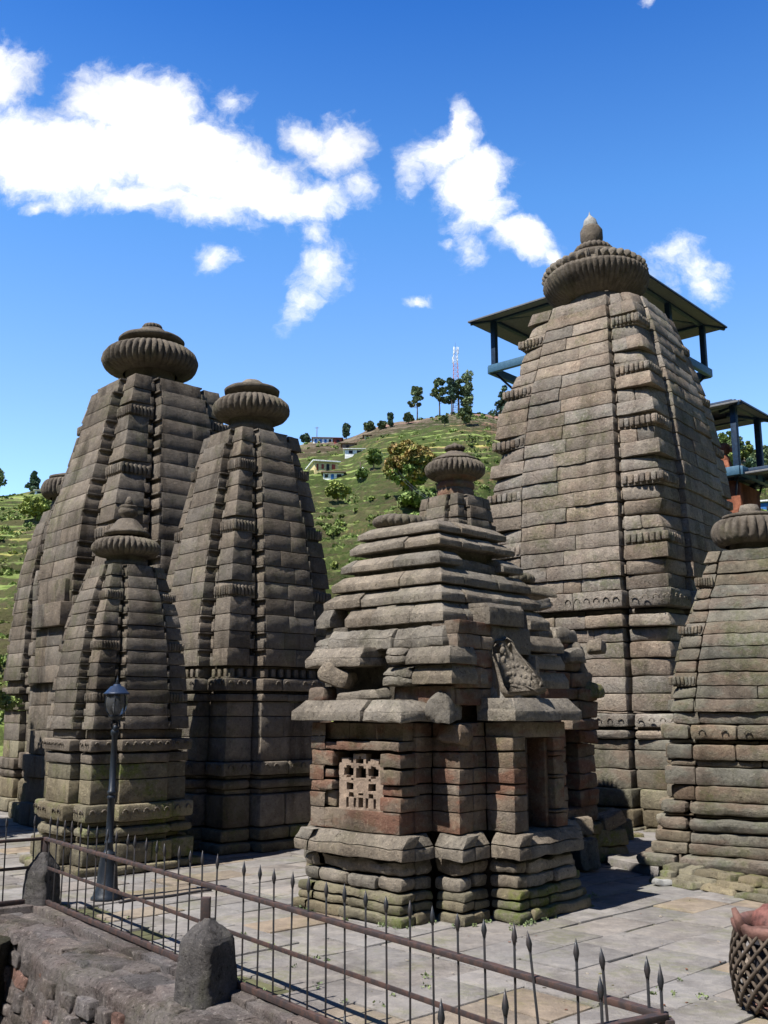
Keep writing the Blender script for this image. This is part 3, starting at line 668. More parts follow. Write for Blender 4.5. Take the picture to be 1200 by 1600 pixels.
def shrub_cover():
    mb = MB(); k = 0; tr_ = 0
    while k < 4200 and tr_ < 60000:
        tr_ += 1; az = random.uniform(R(-30), R(30)); r = 46 + (RR - 46) * random.random() ** .8
        X, Y = r * sin(az), r * cos(az)
        if vnoise(np.array([[X * .05, Y * .05, 3.3]]))[0] < random.uniform(-.5, .5): continue
        z = hill_z(X, Y)[0]; s = random.uniform(.15, .7) * (1.5 if random.random() < .12 else 1)
        if r > 190: s *= .6
        t = random.uniform(.55, 1.35); g = random.random()
        n = 70 if r < 120 else 30
        d = rng.normal(size=(n, 3)); d /= np.linalg.norm(d, axis=1, keepdims=True); p = np.array([X, Y, z + s * .3]) + d * rng.uniform(.4, 1, (n, 1)) * np.array([s * 1.3, s * 1.3, s * .75])
        a = rng.normal(size=(n, 3)); a /= np.linalg.norm(a, axis=1, keepdims=True); b = np.cross(a, rng.normal(size=(n, 3))); b /= np.linalg.norm(b, axis=1, keepdims=True)
        sz = .07 + .0007 * r; V = np.stack([p - a * sz - b * sz * .6, p + a * sz - b * sz * .6, p + a * sz + b * sz * .6, p - a * sz + b * sz * .6], 1).reshape(-1, 3)
        mb.add(V, np.arange(4 * n).reshape(n, 4), (t * (1.15 if g < .3 else 1), t, t * .9)); k += 1
    tag(mb.build('hillside_shrubs', MLEAF, smooth=False), 'scattered low green shrubs and tufts over the terraced slope', 'shrubs', kind='stuff')
shrub_cover()
def near_branch():
    c = gp(-30, 955, 3.9); root_z = 0
    base = (-9.9, 19.5, 0); root = empty('deodar_tree', base, 0, 'large near deodar whose drooping green branches enter at the left picture edge', 'tree')
    mb = MB(); tube(mb, [(0, 0, -.2), (0, 0, 3), (0.05, 0, 6)], [.22, .16, .05], 9); lb = MB()
    for i in range(26):
        z = 3.0 + random.random() * 2.9; a = random.uniform(0, 6.28); l = (6.4 - z) * .62 + .3
        e = np.array([cos(a) * l, sin(a) * l, z - .25 * l]); tube(mb, [(0, 0, z), e * .5 + np.array([0, 0, z * .5 + .1]), e], [.05, .03, .01], 5)
        leaves(lb, [(np.array([cos(a) * l * f, sin(a) * l * f, z - .25 * l * f * f]), (.32, .32, .13)) for f in (.35, .55, .75, .95, 1.05)], 150, .045)
    mb.build('trunk', MBARK, root); lb.build('crown', MLEAF, root, smooth=False)
near_branch()

# ------------------------------------------------------------------ buildings on the slope
def house(label, x, y, wpx, hpx, dep, wallm, roofm, windows, rot=0.0, roofk='slab', over=.35, doorm=None, winm=None):
    B = hill_hit(x, y); s = 1 / PXM(B); w = wpx * s; h = hpx * s
    az = -atan2(B[0], B[1]); root = empty('house', (B[0], B[1], B[2] - .1), az + rot, label, 'house')
    mb = MB(); core_ = np.zeros((2, 2, 2, 3))
    for a in (0, 1):
        for b in (0, 1):
            for k in (0, 1): core_[a, b, k] = ((a - .5) * w, b * dep, (-2.0 if k == 0 else h * .82))
    block(mb, core_, (2, 1, 1), .03, back=True); mb.build('wall', wallm, root)
    mb = MB(); o = over; P = np.zeros((2, 2, 2, 3))
    for a in (0, 1):
        for b in (0, 1):
            for k in (0, 1): P[a, b, k] = ((a - .5) * (w + 2 * o), -o + b * (dep + 2 * o), h * .825 + k * h * .12 + (.12 * h * b if roofk == 'mono' else 0))
    block(mb, P, (2, 1, 1), .03, back=True); mb.build('roof', roofm, root)
    for (u, ww, z0, z1, isd) in windows:
        mb = MB(); P = np.zeros((2, 2, 2, 3))
        for a in (0, 1):
            for b in (0, 1):
                for k in (0, 1): P[a, b, k] = ((u - .5) * w + (a - .5) * ww * w, -.06 + b * .1, (z1 if k else z0) * h * .82)
        block(mb, P, (1, 1, 1), .01, back=True); mb.build('door' if isd else 'window', (doorm or MDARK) if isd else (winm or MDARK), root)
    return root
house('long low white row house with dark blue openings on the ridge', 507, 692, 36, 10, 4, MWHITE, MROOFB, [(.12, .1, .1, .8, 0), (.32, .12, .1, .8, 0), (.54, .1, .1, .8, 0), (.74, .1, .1, .8, 1)], winm=MBLUW)
house('small red brick house at the right end of the long row house', 528, 692, 12, 9, 4, MREDW, MROOFB, [(.5, .4, .1, .7, 1)])
house('brown roofed house standing above the white one', 545, 699, 20, 8, 4, MROOFB, MROOFB, [(.4, .2, .1, .7, 0)])
house('white house with open veranda and dark doorways below the brown roofed one', 554, 709, 30, 9, 4, MWHITE, MROOFW, [(.3, .2, .1, .75, 0), (.75, .25, .05, .75, 1)])
house('yellow house with flat white roof and red doors', 510, 736, 38, 18, 6, MYEL, MROOFW, [(.12, .08, .1, .75, 0), (.34, .1, .25, .75, 0), (.56, .12, 0, .8, 1), (.80, .15, .25, .8, 0)], rot=R(12), winm=MREDW)
house('small white house with dark roof and blue door below the yellow house', 521, 749, 32, 14, 4, MWHITE, MROOFB, [(.15, .16, .35, .8, 0), (.45, .14, 0, .8, 1), (.78, .22, .35, .8, 0)], doorm=MBLUW)
house('tiny ochre hut high on the brown slope', 574, 684, 10, 5, 3, MYEL, MROOFB, [(.5, .3, .1, .7, 0)])
house('tiny hut with blue roof on the left slope under the deodar', 66, 800, 15, 8, 3, MWHITE, MBLUEL, [(.5, .3, .1, .7, 0)])
house('white bungalow with long flat roof on the left slope', 66, 771, 22, 6, 4, MWHITE, MROOFW, [(.3, .3, .1, .7, 0)])
house('white gabled house at the right picture edge below the forest', 1207, 735, 34, 20, 5, MWHITE, MROOFW, [(.3, .2, .2, .8, 0)])
house('house with dark blue wall panel at the right picture edge', 1203, 802, 28, 22, 3, MBLUW, MWHITE, [(.5, .3, .3, .6, 0)])
def mast():
    B = hill_hit(713, 645); s = 1 / PXM(B); h = 108 * s; root = empty('telecom_mast', tuple(B), 0, 'tall lattice telecom mast with antennas on the hilltop behind the pines', 'mast')
    mb = MB(); n = 16; w0, w1 = .75, .42; lvl = [(h * i / n - .5 * (i == 0), w0 + (w1 - w0) * i / n) for i in range(n + 1)]
    m2 = MB()
    for i in range(n):
        (za, wa), (zb, wb) = lvl[i], lvl[i + 1]
        for k in range(4):
            c = [(1, 1), (-1, 1), (-1, -1), (1, -1)]; p, q = c[k], c[(k + 1) % 4]; M_ = mb if (i // 4) % 2 else m2
            tube(M_, [(p[0] * wa, p[1] * wa, za), (p[0] * wb, p[1] * wb, zb)], .055, 4); tube(M_, [(p[0] * wa, p[1] * wa, za), (q[0] * wb, q[1] * wb, zb)], .03, 4); tube(M_, [(p[0] * wa, p[1] * wa, za), (q[0] * wa, q[1] * wa, za)], .03, 4)
    mb.build('lattice', plain('mast_white', (.6, .6, .62)), root); m2.build('lattice', plain('mast_red', (.45, .2, .18)), root)
    for z, a in ((.95, 0), (.93, 2.1), (.94, 4.2), (.83, 1.0), (.80, 3.2)):
        m3 = MB(); bar(m3, (cos(a) * .7, sin(a) * .7, h * z - .8), (cos(a) * .7, sin(a) * .7, h * z + .8), .3, .18, up=(1, 0, 0)); bar(m3, (0, 0, h * z), (cos(a) * .7, sin(a) * .7, h * z), .05, .05); m3.build('antenna', MWHITE, root)
    m4 = MB(); tube(m4, [(0, 0, h), (0, 0, h + 1.2)], .03, 5); m4.build('lightning_rod', MPICK, root)
mast()
def pole_px(x, y0, y1, label):
    B = hill_hit(x, y0); h = (y0 - y1) / PXM(B); r_ = empty('wooden_pole', tuple(B), 0, label, 'pole'); mb = MB(); tube(mb, [(0, 0, -.5), (0, 0, h)], .09, 6); mb.build('shaft', MBARK, r_)
    mb = MB(); bar(mb, (-.5, 0, h * .93), (.5, 0, h * .93), .08, .08); mb.build('crossarm', MBARK, r_)
pole_px(495, 692, 666, 'thin pole behind the long row house on the ridge')
pole_px(563, 742, 722, 'thin pole beside the small white wayside shrine on the slope')
def wayside():
    B = hill_hit(566, 744); root = empty('wayside_shrine', tuple(B), 0, 'small white pointed wayside shrine right of the blue and white house', 'shrine'); mb = MB(); s = 1 / PXM(B)
    lathe(mb, [(4 * s, -.5), (4 * s, 5 * s), (4.4 * s, 5.3 * s), (3 * s, 8 * s), (.2, 13 * s), (0, 13.4 * s)], 8); mb.build('body', MWHITE, root, smooth=False)
    mb = MB(); bar(mb, (-1.2 * s, -3.9 * s, 1 * s), (-1.2 * s + .01, -3.9 * s, 4 * s), 2 * s, .1, up=(0, 1, 0)); mb.build('doorway', MDARK, root)
wayside()
for i, (a, b) in enumerate([((596, 752), (722, 806)), ((604, 752), (716, 800))]):
    mb = MB(); A = hill_hit(*a); A[2] += 4; r = ray(*b); B = np.array([r[0], r[1], r[2]]) * 60 + np.array([0, 0, CAMH])
    tube(mb, [A + (B - A) * t - np.array([0, 0, 1.2 * 4 * t * (1 - t)]) for t in np.linspace(0, 1, 12)], .016, 4)
    tag(mb.build('power_line', MPICK), ['upper thin wire sagging across the slope below the orange tree', 'lower thin wire sagging across the slope below the orange tree'][i], 'wire')

# ------------------------------------------------------------------ temples
def disc(root, z, Rn, Ro, h, ribs=36, amp=.10, neck=.25, neckr=None, cap=None, mat=MSL, off=(0, 0), tilt=(0, 0)):
    """ribbed crowning disc on a neck, with optional cap stones: cap = [(part, profile, ribs, amp)]"""
    mb = MB(); pr, fc = torus_prof(Rn, Ro, h / 2, 18); lathe(mb, pr, ribs * 8, (0, 0, 0), ribs, amp * 1.35, (1, 1, 1), fc)
    o = mb.build('ribbed_disc', mat, root, rough=.016 * Ro, freq=2.6 / Ro, fine=.004); o.location = (off[0], off[1], z); o.rotation_euler = (tilt[0], tilt[1], 0)
    nr = neckr or Rn; mb = MB(); lathe(mb, [(0, -h / 2 - neck), (nr, -h / 2 - neck), (nr * 1.02, -h / 2 - neck * .5), (nr * .93, -h / 2 - neck * .45), (nr * .95, -h / 2 + .12 * h)], 48); mb.build('neck', mat, o, rough=.005, freq=5)
    for (nm, prof, rb, am, mt) in cap or []:
        mb = MB(); lathe(mb, prof, 48 if not rb else rb * 6, (0, 0, 0), rb, am); mb.build(nm, mt or mat, o, rough=.004, freq=7, fine=.0015)
    return o
def motif(mb, s, d, t0, t1, z, r=.045, sp=.15, tr=.011):
    n = int((t1 - t0) / sp)
    for i in range(n):
        t = t0 + (i + .5) * (t1 - t0) / n
        if random.random() < .12: continue
        pts = []
        for a in np.linspace(-.25, pi + (.3 if random.random() < .5 else 0), 7):
            q = pt(s, d, t + r * cos(a)); pts.append((q[0], q[1], z + r * 1.1 * sin(a)))
        tube(mb, pts, tr, 5)
def temple(label, name, centre, phi, prof, zs, ztop, nc, layers, mat, o, proud=.165, bf=.5, kf=.54, amal=3, dentil=None, motifs=(), group='stone temples of the complex'):
    root = empty(name, (centre[0], centre[1], 0), R(90 - phi), label, 'temple', group)
    pz = [p[0] for p in prof]; pw = [p[1] for p in prof]; w = lambda z: float(np.interp(z, pz, pw))
    parts = {}
    for L_ in layers:
        part, z0, z1, off, style, r = L_[:6]
        mb = parts.setdefault(part, MB())
        oo = dict(o); 
        if len(L_) > 6: oo.update(L_[6])
        course(mb, z0, z1, w((z0+z1)/2) + off, w((z0+z1)/2) + off, oo, style if style != 'plain' else 'plain', bf, proud * w(1.0), kf, r)
    for part, mb in parts.items():
        nm, mt = part.split('|')[0], {'': mat, 'moss': MMOSS, 'disc': MSL, 'red': MRED, 'green': MRUST}[(part.split('|') + [''])[1]]
        mb.build(nm, mt, root, rough=o['rough'], freq=o.get('freq', 4), fine=o.get('fine', .002), smooth=False)
    mb = MB(); zz = np.linspace(zs, ztop, nc + 1)
    for i in range(nc):
        za, zb = zz[i], zz[i + 1]; k = nc - 1 - i
        st = 'amal' if (k % (amal + 1) == amal - 1 and i > 1) else 'block'
        pr = proud * w(za) * (1 if k > 0 else .5)
        ex = .02 if i == 0 else 0
        course(mb, za, zb, w(za) + ex + o.get('lap', .004), w(zb) + ex, o, st, bf, pr, kf, o.get('r', .014))
    mb.build('spire', mat, root, rough=o['rough'], freq=o.get('freq', 4), fine=o.get('fine', .002), smooth=False)
    if dentil:
        z0, z1, off = dentil; mb = MB(); ww = w(z0) + off
        for s in (0, 1):
            for (d, a, b) in ((ww, -ww, -kf * ww), (ww + proud * w(1), -bf * ww, bf * ww), (ww, kf * ww, ww)):
                n = max(2, int((b - a) / .16))
                for i in range(n):
                    t = a + (i + .25) * (b - a) / n; t2 = a + (i + .75) * (b - a) / n
                    block(mb, hexa((pt(s, d, t), pt(s, d, t2)), (pt(s, d - .12, t), pt(s, d - .12, t2)), z0, z1), (1, 1, 1), .01, tinted(), back=False)
        P_ = [pt(s_, ww - .03, t_) for s_ in range(4) for t_ in (ww - .03,)]
        for s_ in range(4): run(mb, pt(s_, ww - .02, -ww), pt(s_, ww - .02, ww), z0 - .02, z0 + .01, .1, 99, .004, 0, 0, 9)
        mb.build('dentil_band', mat, root, rough=.003)
    for (z, off, r_, sp) in motifs:
        mb = MB(); ww = w(z) + off
        for s in (0, 1):
            motif(mb, s, ww + proud * w(1) + .004, -bf * ww + .03, bf * ww - .03, z, r_, sp)
            motif(mb, s, ww + .004, kf * ww + .02, ww - .02, z, r_, sp); motif(mb, s, ww + .004, -ww + .02, -kf * ww - .02, z, r_, sp)
        mb.build('carved_motifs', mat, root)
    return root, w

OA = dict(jit=.006, size=.62, cell=.16, tv=.24, gap=.006, notch=True, warm=.035, ragged=.06, rough=.006, freq=6, fine=.0025, r=.006)
def cap_std(h, rc, tip=.0, small=None):
    """disc cap plate and low cone (profiles relative to the disc centre)"""
    return [('cap_stone', [(rc * .9, h / 2 - .02), (rc, h / 2 + .015), (rc * 1.02, h / 2 + .05), (rc * .97, h / 2 + .08), (rc * .52, h / 2 + .17), (rc * .40, h / 2 + .24), (0, h / 2 + .25)], 0, 0, None)]

# A: small front-left temple
prA = [(0, .86), (.9, .80), (1.6, .78), (2.1, .78), (2.72, .76), (3.14, .72), (3.57, .67), (3.9, .61), (4.33, .49), (4.6, .43)]
layA = [('plinth|moss', 0, .12, .16, 'plain', .03), ('base_moulding|moss', .12, .42, .07, 'plain', .03), ('base_moulding|moss', .42, .50, -.02, 'plain', .01), ('base_moulding|moss', .50, .64, .07, 'torus', .05),
        ('base_moulding|moss', .64, .71, -.02, 'plain', .01), ('base_moulding|moss', .71, .96, .09, 'plain', .04), ('wall|moss', .96, 1.3, 0, 'plain', .01), ('wall|moss', 1.3, 1.53, 0, 'plain', .01), ('wall', 1.53, 1.68, .03, 'plain', .02),
        ('wall', 1.68, 1.70, -.03, 'plain', .01), ('string_course', 1.70, 1.88, .07, 'plain', .03), ('wall', 1.88, 2.02, -.05, 'plain', .01)]
cA = (-4.19, 16.0)
tA, wA = temple('small slender temple behind the street lamp with a pot finial on its ribbed disc', 'stone_temple', cA, 48, prA, 2.02, 4.56, 13, layA, MS, OA, amal=3, motifs=[(.84, .10, .045, .15), (1.80, .08, .035, .13)])
capA = [('cap_stone', [(.30, .19), (.36, .23), (.36, .26), (.30, .29), (.17, .46), (.14, .48), (0, .49)], 0, 0, None), ('pot', [(0, .47), (.08, .475), (.08, .50), (.15, .56), (.16, .63), (.13, .67), (.15, .69), (.13, .71), (0, .715)], 0, 0, None), ('finial', [(.0, .70), (.08, .705), (.055, .80), (.03, .86), (.0, .87)], 0, 0, None)]
disc(tA, 4.88, .30, .55, .30, 34, .11, .16, .33, capA)

# C: middle temple
prC = [(0, 1.22), (1.0, 1.17), (1.5, 1.14), (3.0, 1.16), (3.6, 1.19), (4.62, 1.10), (5.08, 1.04), (5.58, .98), (6.1, .89), (6.7, .79), (7.2, .70), (7.5, .65)]
layC = [('plinth|moss', 0, .17, .16, 'plain', .05, dict(jit=.03, size=.7)), ('plinth|moss', .17, .38, .08, 'plain', .05, dict(jit=.03, size=.6)), ('base_moulding', .38, .92, .02, 'plain', .05), ('base_moulding', .92, 1.0, -.05, 'plain', .01), ('base_moulding', 1.0, 1.16, .05, 'torus', .06),
        ('base_moulding', 1.16, 1.22, -.05, 'plain', .01), ('base_moulding', 1.22, 1.45, .08, 'plain', .03), ('wall', 1.45, 1.85, 0, 'plain', .01), ('wall', 1.85, 2.2, 0, 'plain', .01), ('wall', 2.2, 2.45, 0, 'plain', .01), ('wall', 2.45, 2.58, .05, 'plain', .02),
        ('wall', 2.58, 2.62, -.04, 'plain', .01), ('string_course', 2.62, 2.84, .08, 'plain', .03), ('wall', 2.84, 3.05, -.10, 'plain', .01)]
cC = (-2.59, 18.7)
tC, wC = temple('middle temple of the left group with a plain domed cap on its ribbed disc', 'stone_temple', cC, 47, prC, 3.05, 7.48, 15, layC, MS, OA, amal=3, dentil=(2.86, 3.0, 0), motifs=[(1.35, .09, .055, .19), (2.74, .09, .05, .17)])
disc(tC, 8.04, .42, .755, .44, 36, .10, .28, .44, [('cap_stone', [(.40, .2), (.42, .30), (.53, .33), (.54, .40), (.50, .43), (.30, .45), (.0, .46)], 0, 0, None), ('dome', [(.27, .44), (.25, .53), (.15, .61), (0, .64)], 0, 0, MSLAB)])

# B: big left temple
prB = [(0, 1.86), (1.5, 1.78), (3.8, 1.78), (5.0, 1.86), (6.6, 1.70), (7.3, 1.52), (8.0, 1.38), (8.67, 1.27), (9.28, 1.14), (9.7, 1.06)]
layB = [('plinth|moss', 0, .35, .16, 'plain', .05), ('base_moulding|moss', .35, .8, .05, 'plain', .05), ('base_moulding', .8, 1.05, .08, 'torus', .05), ('base_moulding', 1.05, 1.4, .1, 'plain', .03), ('wall', 1.4, 1.9, 0, 'plain', .01), ('wall', 1.9, 2.4, 0, 'plain', .01), ('wall', 2.4, 2.85, 0, 'plain', .01),
        ('string_course', 2.85, 3.15, .1, 'plain', .03), ('wall', 3.15, 3.5, -.05, 'plain', .01), ('string_course', 3.5, 3.8, .08, 'plain', .03), ('wall', 3.8, 4.05, -.08, 'plain', .01)]
cB = (-5.41, 22.5); OB = dict(OA, size=.95, rough=.006)
tB, wB = temple('largest temple of the left group, wide ribbed disc topped by a tiny knob', 'stone_temple', cB, 48, prB, 4.05, 9.62, 16, layB, MS, OB, amal=3, motifs=[(3.0, .11, .07, .24)])
disc(tB, 10.38, .62, 1.12, .66, 44, .09, .42, .60, [('cap_stone', [(.6, .3), (.62, .44), (.76, .46), (.77, .53), (.72, .58), (.38, .70), (.30, .80), (0, .81)], 0, 0, None), ('knob', [(.14, .78), (.2, .82), (.24, .88), (.2, .94), (.12, .97), (0, .98)], 16, .14, None)], off=(-.12, .05))
# projecting front with bracket stones on B's left face (seen beside A)
def b_front():
    mb = MB()
    zz = [0, .45, .95, 1.4, 1.9, 2.4, 2.85, 3.2, 3.6, 4.0, 4.5, 5.0]
    for i in range(len(zz) - 1):
        o_ = .12 if i in (0, 6, 9) else (.06 if i == 2 else 0)
        run(mb, (-2.25 - o_, .55), (-2.25 - o_, -.75 - o_), zz[i], zz[i + 1], .6, .6, .02, .01, 0, .3); run(mb, (-2.25 - o_ + .6, -.75 - o_), (-1.7, -.75 - o_), zz[i], zz[i + 1], .4, .6, .02, .01, 0, .3)
    mb.build('front_projection', MS, tB, rough=.006)
b_front()

# G: far left temple
prG = [(0, .95), (1.6, .86), (3.0, .92), (4.2, .90), (5.0, .85), (5.66, .79), (6.34, .67), (7.06, .51), (7.3, .45)]
layG = [('plinth|moss', 0, .3, .14, 'plain', .04), ('base_moulding|moss', .3, .75, .04, 'plain', .04), ('base_moulding', .75, .95, .06, 'torus', .04), ('base_moulding', .95, 1.2, .08, 'plain', .03), ('wall|moss', 1.2, 1.6, 0, 'plain', .01), ('wall', 1.6, 2.0, 0, 'plain', .01), ('wall', 2.0, 2.3, 0, 'plain', .01),
        ('string_course', 2.3, 2.5, .07, 'plain', .03), ('wall', 2.5, 2.68, -.04, 'plain', .01), ('string_course', 2.68, 2.85, .05, 'plain', .03), ('wall', 2.85, 3.0, -.05, 'plain', .01)]
cG = (-8.13, 25.0)
tG, wG = temple('far left temple whose ribbed disc peeks out behind the largest left temple', 'stone_temple', cG, 48, prG, 3.0, 7.25, 13, layG, MS, OA, proud=.16, amal=3)
disc(tG, 7.85, .42, .66, .5, 34, .10, .32, .40, [('cap_stone', [(.4, .24), (.48, .27), (.48, .33), (.2, .42), (0, .43)], 0, 0, None)])

# D: big weathered tower
prD = [(0, 2.30), (1.4, 2.14), (2.2, 2.06), (4.3, 2.04), (5.1, 2.10), (6.3, 2.04), (6.95, 2.02), (7.8, 1.95), (8.4, 1.88), (9.03, 1.79), (9.8, 1.60), (10.4, 1.46), (10.9, 1.33), (11.4, 1.2)]
OD = dict(jit=.016, size=.95, cell=.11, tv=.24, warm=.06, gap=.008, nup=2, ragged=.42, rag_sides=(3, 0), rough=.013, freq=6, fine=.004, r=.010, ksplit=.5, lap=.008)
layD = [('plinth|moss', 0, .18, .40, 'plain', .05, dict(jit=.03)), ('plinth|moss', .18, .50, .28, 'plain', .05, dict(jit=.02)), ('plinth|moss', .50, .85, .16, 'plain', .04), ('wall|green', .85, 1.2, .03, 'plain', .02), ('wall|green', 1.2, 1.55, 0, 'plain', .02), ('wall|green', 1.55, 1.75, -.02, 'plain', .02),
        ('base_moulding', 1.75, 1.93, .10, 'torus', .05), ('wall', 1.93, 1.98, -.05, 'plain', .02), ('base_moulding', 1.98, 2.24, .12, 'plain', .03), ('wall', 2.24, 2.28, 0, 'plain', .02), ('wall', 2.28, 2.62, 0, 'plain', .02), ('wall', 2.62, 2.95, 0, 'plain', .02), ('wall', 2.95, 3.3, 0, 'plain', .02), ('wall', 3.3, 3.62, 0, 'plain', .02), ('wall', 3.62, 3.9, 0, 'plain', .02),
        ('string_course', 3.9, 4.16, .08, 'plain', .03), ('wall', 4.16, 4.28, -.06, 'plain', .02), ('string_course', 4.28, 4.64, .13, 'plain', .03), ('wall', 4.64, 4.92, -.02, 'plain', .02)]
cD = (5.15, 22.0)
tD, wD = temple('tallest weathered grey tower with a split two tier ribbed disc and pot finial', 'stone_temple', cD, 38, prD, 4.92, 11.32, 21, layD, MSD, OD, amal=3, proud=.05, bf=.54, kf=.575, motifs=[(4.44, .14, .06, .2), (2.1, .13, .05, .22)])
def discD():
    mb = MB()
    prof = [(.72, -.52), (.84, -.46), (1.04, -.32), (1.18, -.14), (1.24, .02), (1.22, .10), (1.05, .12)]
    lathe(mb, prof, 56 * 6, (0, 0, 0), 56, .05, (.95, .95, .95), [0, .5, 1, 1.2, 1, .3, 0]); lathe(mb, [(.78, -1.0), (.78, -.7), (.70, -.50)], 40)
    o = mb.build('ribbed_disc', MSL, tD, rough=.010, freq=4, fine=.003); o.location = (-.08, .12, 12.14); o.rotation_euler = (R(-4), R(3), 0)
    mb = MB(); pr, fc = torus_prof(.80, 1.25, .165, 12)
    for a0, a1, dz_, tl_ in ((-.425, .548, 0, 1.0), (.580, .83, -.015, .88)):
        pp = [(r_ * (.985 if dz_ else 1), z_ + .25 + dz_) for r_, z_ in pr]; lathe(mb, pp, int(340 * (a1 - a0)), (0, 0, 0), 38, .17, (tl_, tl_, tl_), fc, arc=(a0, a1)) if a0 > 0 else lathe(mb, pp, 320, (0, 0, 0), 38, .17, (1.1, 1.1, 1.1), fc, arc=(-.17, .548))
    for a in (2 * pi * .548, 2 * pi * .580):
        rock(mb, (1.02 * cos(a), 1.02 * sin(a), .25), (.34, .10, .30), a, (.9, .9, .9), r=.04)
    lathe(mb, [(.9, .12), (1.02, .15), (1.02, .26), (.8, .34), (.3, .36)], 64)
    mb.build('upper_lobe_ring', MSLAB, o, rough=.016, freq=3, fine=.004)
    mb = MB(); lathe(mb, [(.72, .30), (.79, .42), (.76, .50), (.56, .62), (.40, .68), (0, .69)], 48); mb.build('cap_stone', MSL, o, rough=.006, freq=6, loc=(0, 0, .10))
    mb = MB(); lathe(mb, [(.30, .66), (.44, .71), (.48, .78), (.42, .87), (.28, .92), (0, .93)], 22 * 6, (0, 0, 0), 22, .12); mb.build('small_ribbed_disc', MSL, o, rough=.005, loc=(0, 0, .10))
    mb = MB(); lathe(mb, [(.19, .90), (.235, .98), (.27, 1.14), (.265, 1.34), (.21, 1.44), (.15, 1.45)], 32); mb.build('pot', MSL, o, rough=.006, freq=8, loc=(0, 0, .10))
    mb = MB(); lathe(mb, [(.17, 1.44), (.18, 1.50), (.145, 1.64), (.06, 1.74), (.025, 1.79), (0, 1.90)], 24); mb.build('finial', MQUARTZ, o, rough=.003, loc=(0, 0, .10))
discD()

# H: small temple behind the ruined shrine
prH = [(0, .9), (2, .8), (3.5, .76), (4.6, .62), (5.3, .5), (6.0, .42)]
layH = [('base_moulding', 0, .6, .08, 'plain', .03), ('wall', .6, 1.2, 0, 'plain', .02), ('wall', 1.2, 1.9, 0, 'plain', .02), ('string_course', 1.9, 2.1, .07, 'plain', .03)]
tH, wH = temple('small temple behind the ruined shrine, its ribbed disc on a tall waisted neck', 'stone_temple', (1.27, 17.3), 46, prH, 2.1, 5.98, 18, layH, MS, OA, amal=3)
disc(tH, 6.50, .36, .545, .30, 34, .12, .42, .31, [('cap_stone', [(.33, .13), (.42, .16), (.41, .19), (.2, .30), (.14, .34), (0, .345)], 0, 0, None), ('knob', [(.08, .33), (.17, .37), (.195, .41), (.15, .45), (.06, .47), (.04, .5), (0, .52)], 14, .14, None), ], mat=MSL)
def neckH():
    mb = MB(); lathe(mb, [(.33, 6.0), (.33, 6.10), (.30, 6.13), (.34, 6.17), (.34, 6.24), (.30, 6.27), (.38, 6.36), (.42, 6.42)], 48); mb.build('waisted_neck', MRED, tH, rough=.004)
neckH()

# E: right edge temple
prE = [(0, 1.42), (.5, 1.36), (1.1, 1.27), (2.4, 1.17), (3.0, 1.08), (3.44, .97), (4.13, .74), (4.6, .58), (4.8, .52)]
OE = dict(jit=.018, size=1.1, cell=.11, tv=.2, warm=.07, gap=.006, nup=2, ragged=.5, rag_sides=(3,), rough=.014, freq=6, fine=.004, r=.012, ksplit=.2, lap=.008)
layE = [('plinth', 0.12, .30, .22, 'plain', .07, dict(size=1.6)), ('wall', .30, .46, .06, 'plain', .03), ('wall', .46, .62, .04, 'plain', .03), ('base_moulding', .62, .80, .10, 'torus', .06), ('wall', .80, .84, -.03, 'plain', .02), ('base_moulding', .84, 1.02, .10, 'torus', .06),
        ('wall|green', 1.02, 1.24, 0, 'plain', .03), ('wall|green', 1.24, 1.5, 0, 'plain', .03), ('wall|green', 1.5, 1.6, -.01, 'plain', .03), ('wall|green', 1.6, 1.82, .05, 'plain', .03), ('wall', 1.82, 1.88, -.04, 'plain', .02), ('string_course', 1.88, 2.10, .10, 'plain', .04), ('wall|green', 2.10, 2.28, -.06, 'plain', .03)]
tE, wE = temple('squat mossy temple cut by the right picture edge, broad low courses', 'stone_temple', (5.80, 15.5), 30, prE, 2.28, 4.72, 13, layE, MRUST, OE, amal=3, proud=.06, bf=.62, kf=.645, motifs=[(1.98, .11, .045, .3)])
disc(tE, 5.05, .40, .60, .42, 26, .13, .16, .36, [('cap_stone', [(.36, .2), (.42, .23), (.42, .27), (.3, .30), (0, .31)], 0, 0, None), ('rough_cap_block', [(.15, .30), (.16, .36), (.13, .44), (.05, .46), (0, .465)], 0, 0, MSLAB)])
def rubbleE():
    mb = MB(); a = gp(1022, 1375)[:2]; b = gp(1260, 1418)[:2]
    d = b - a; L_ = np.linalg.norm(d); d /= L_; ang = atan2(d[1], d[0]); nn = np.array([d[1], -d[0]])
    for layer, (z, off, h) in enumerate([(.035, .02, .08), (.10, -.10, .08), (.165, -.24, .09)]):
        t = -.1 + random.random() * .2
        while t < L_ + 1:
            l = random.uniform(.25, .7); c = a + d * (t + l / 2) - nn * (-off) + nn * random.uniform(-.04, .04)
            rock(mb, (c[0], c[1], z), (l * .98, .36, h * random.uniform(.8, 1.2)), ang + random.uniform(-.08, .08), tinted(.18, .06), r=.02, tilt=(random.uniform(-.06, .06), random.uniform(-.05, .05))); t += l * random.uniform(.9, 1.05)
    mbo = mb
    Mi = np.array(Matrix.Rotation(-R(90 - 30), 3, 'Z'))
    for i in range(len(mb.v)): mb.v[i] = (mb.v[i] - np.array([5.80, 15.5, 0])) @ Mi.T
    mb.build('rubble_footing', MMOSS, tE, rough=.018, freq=5, fine=.004)
rubbleE()

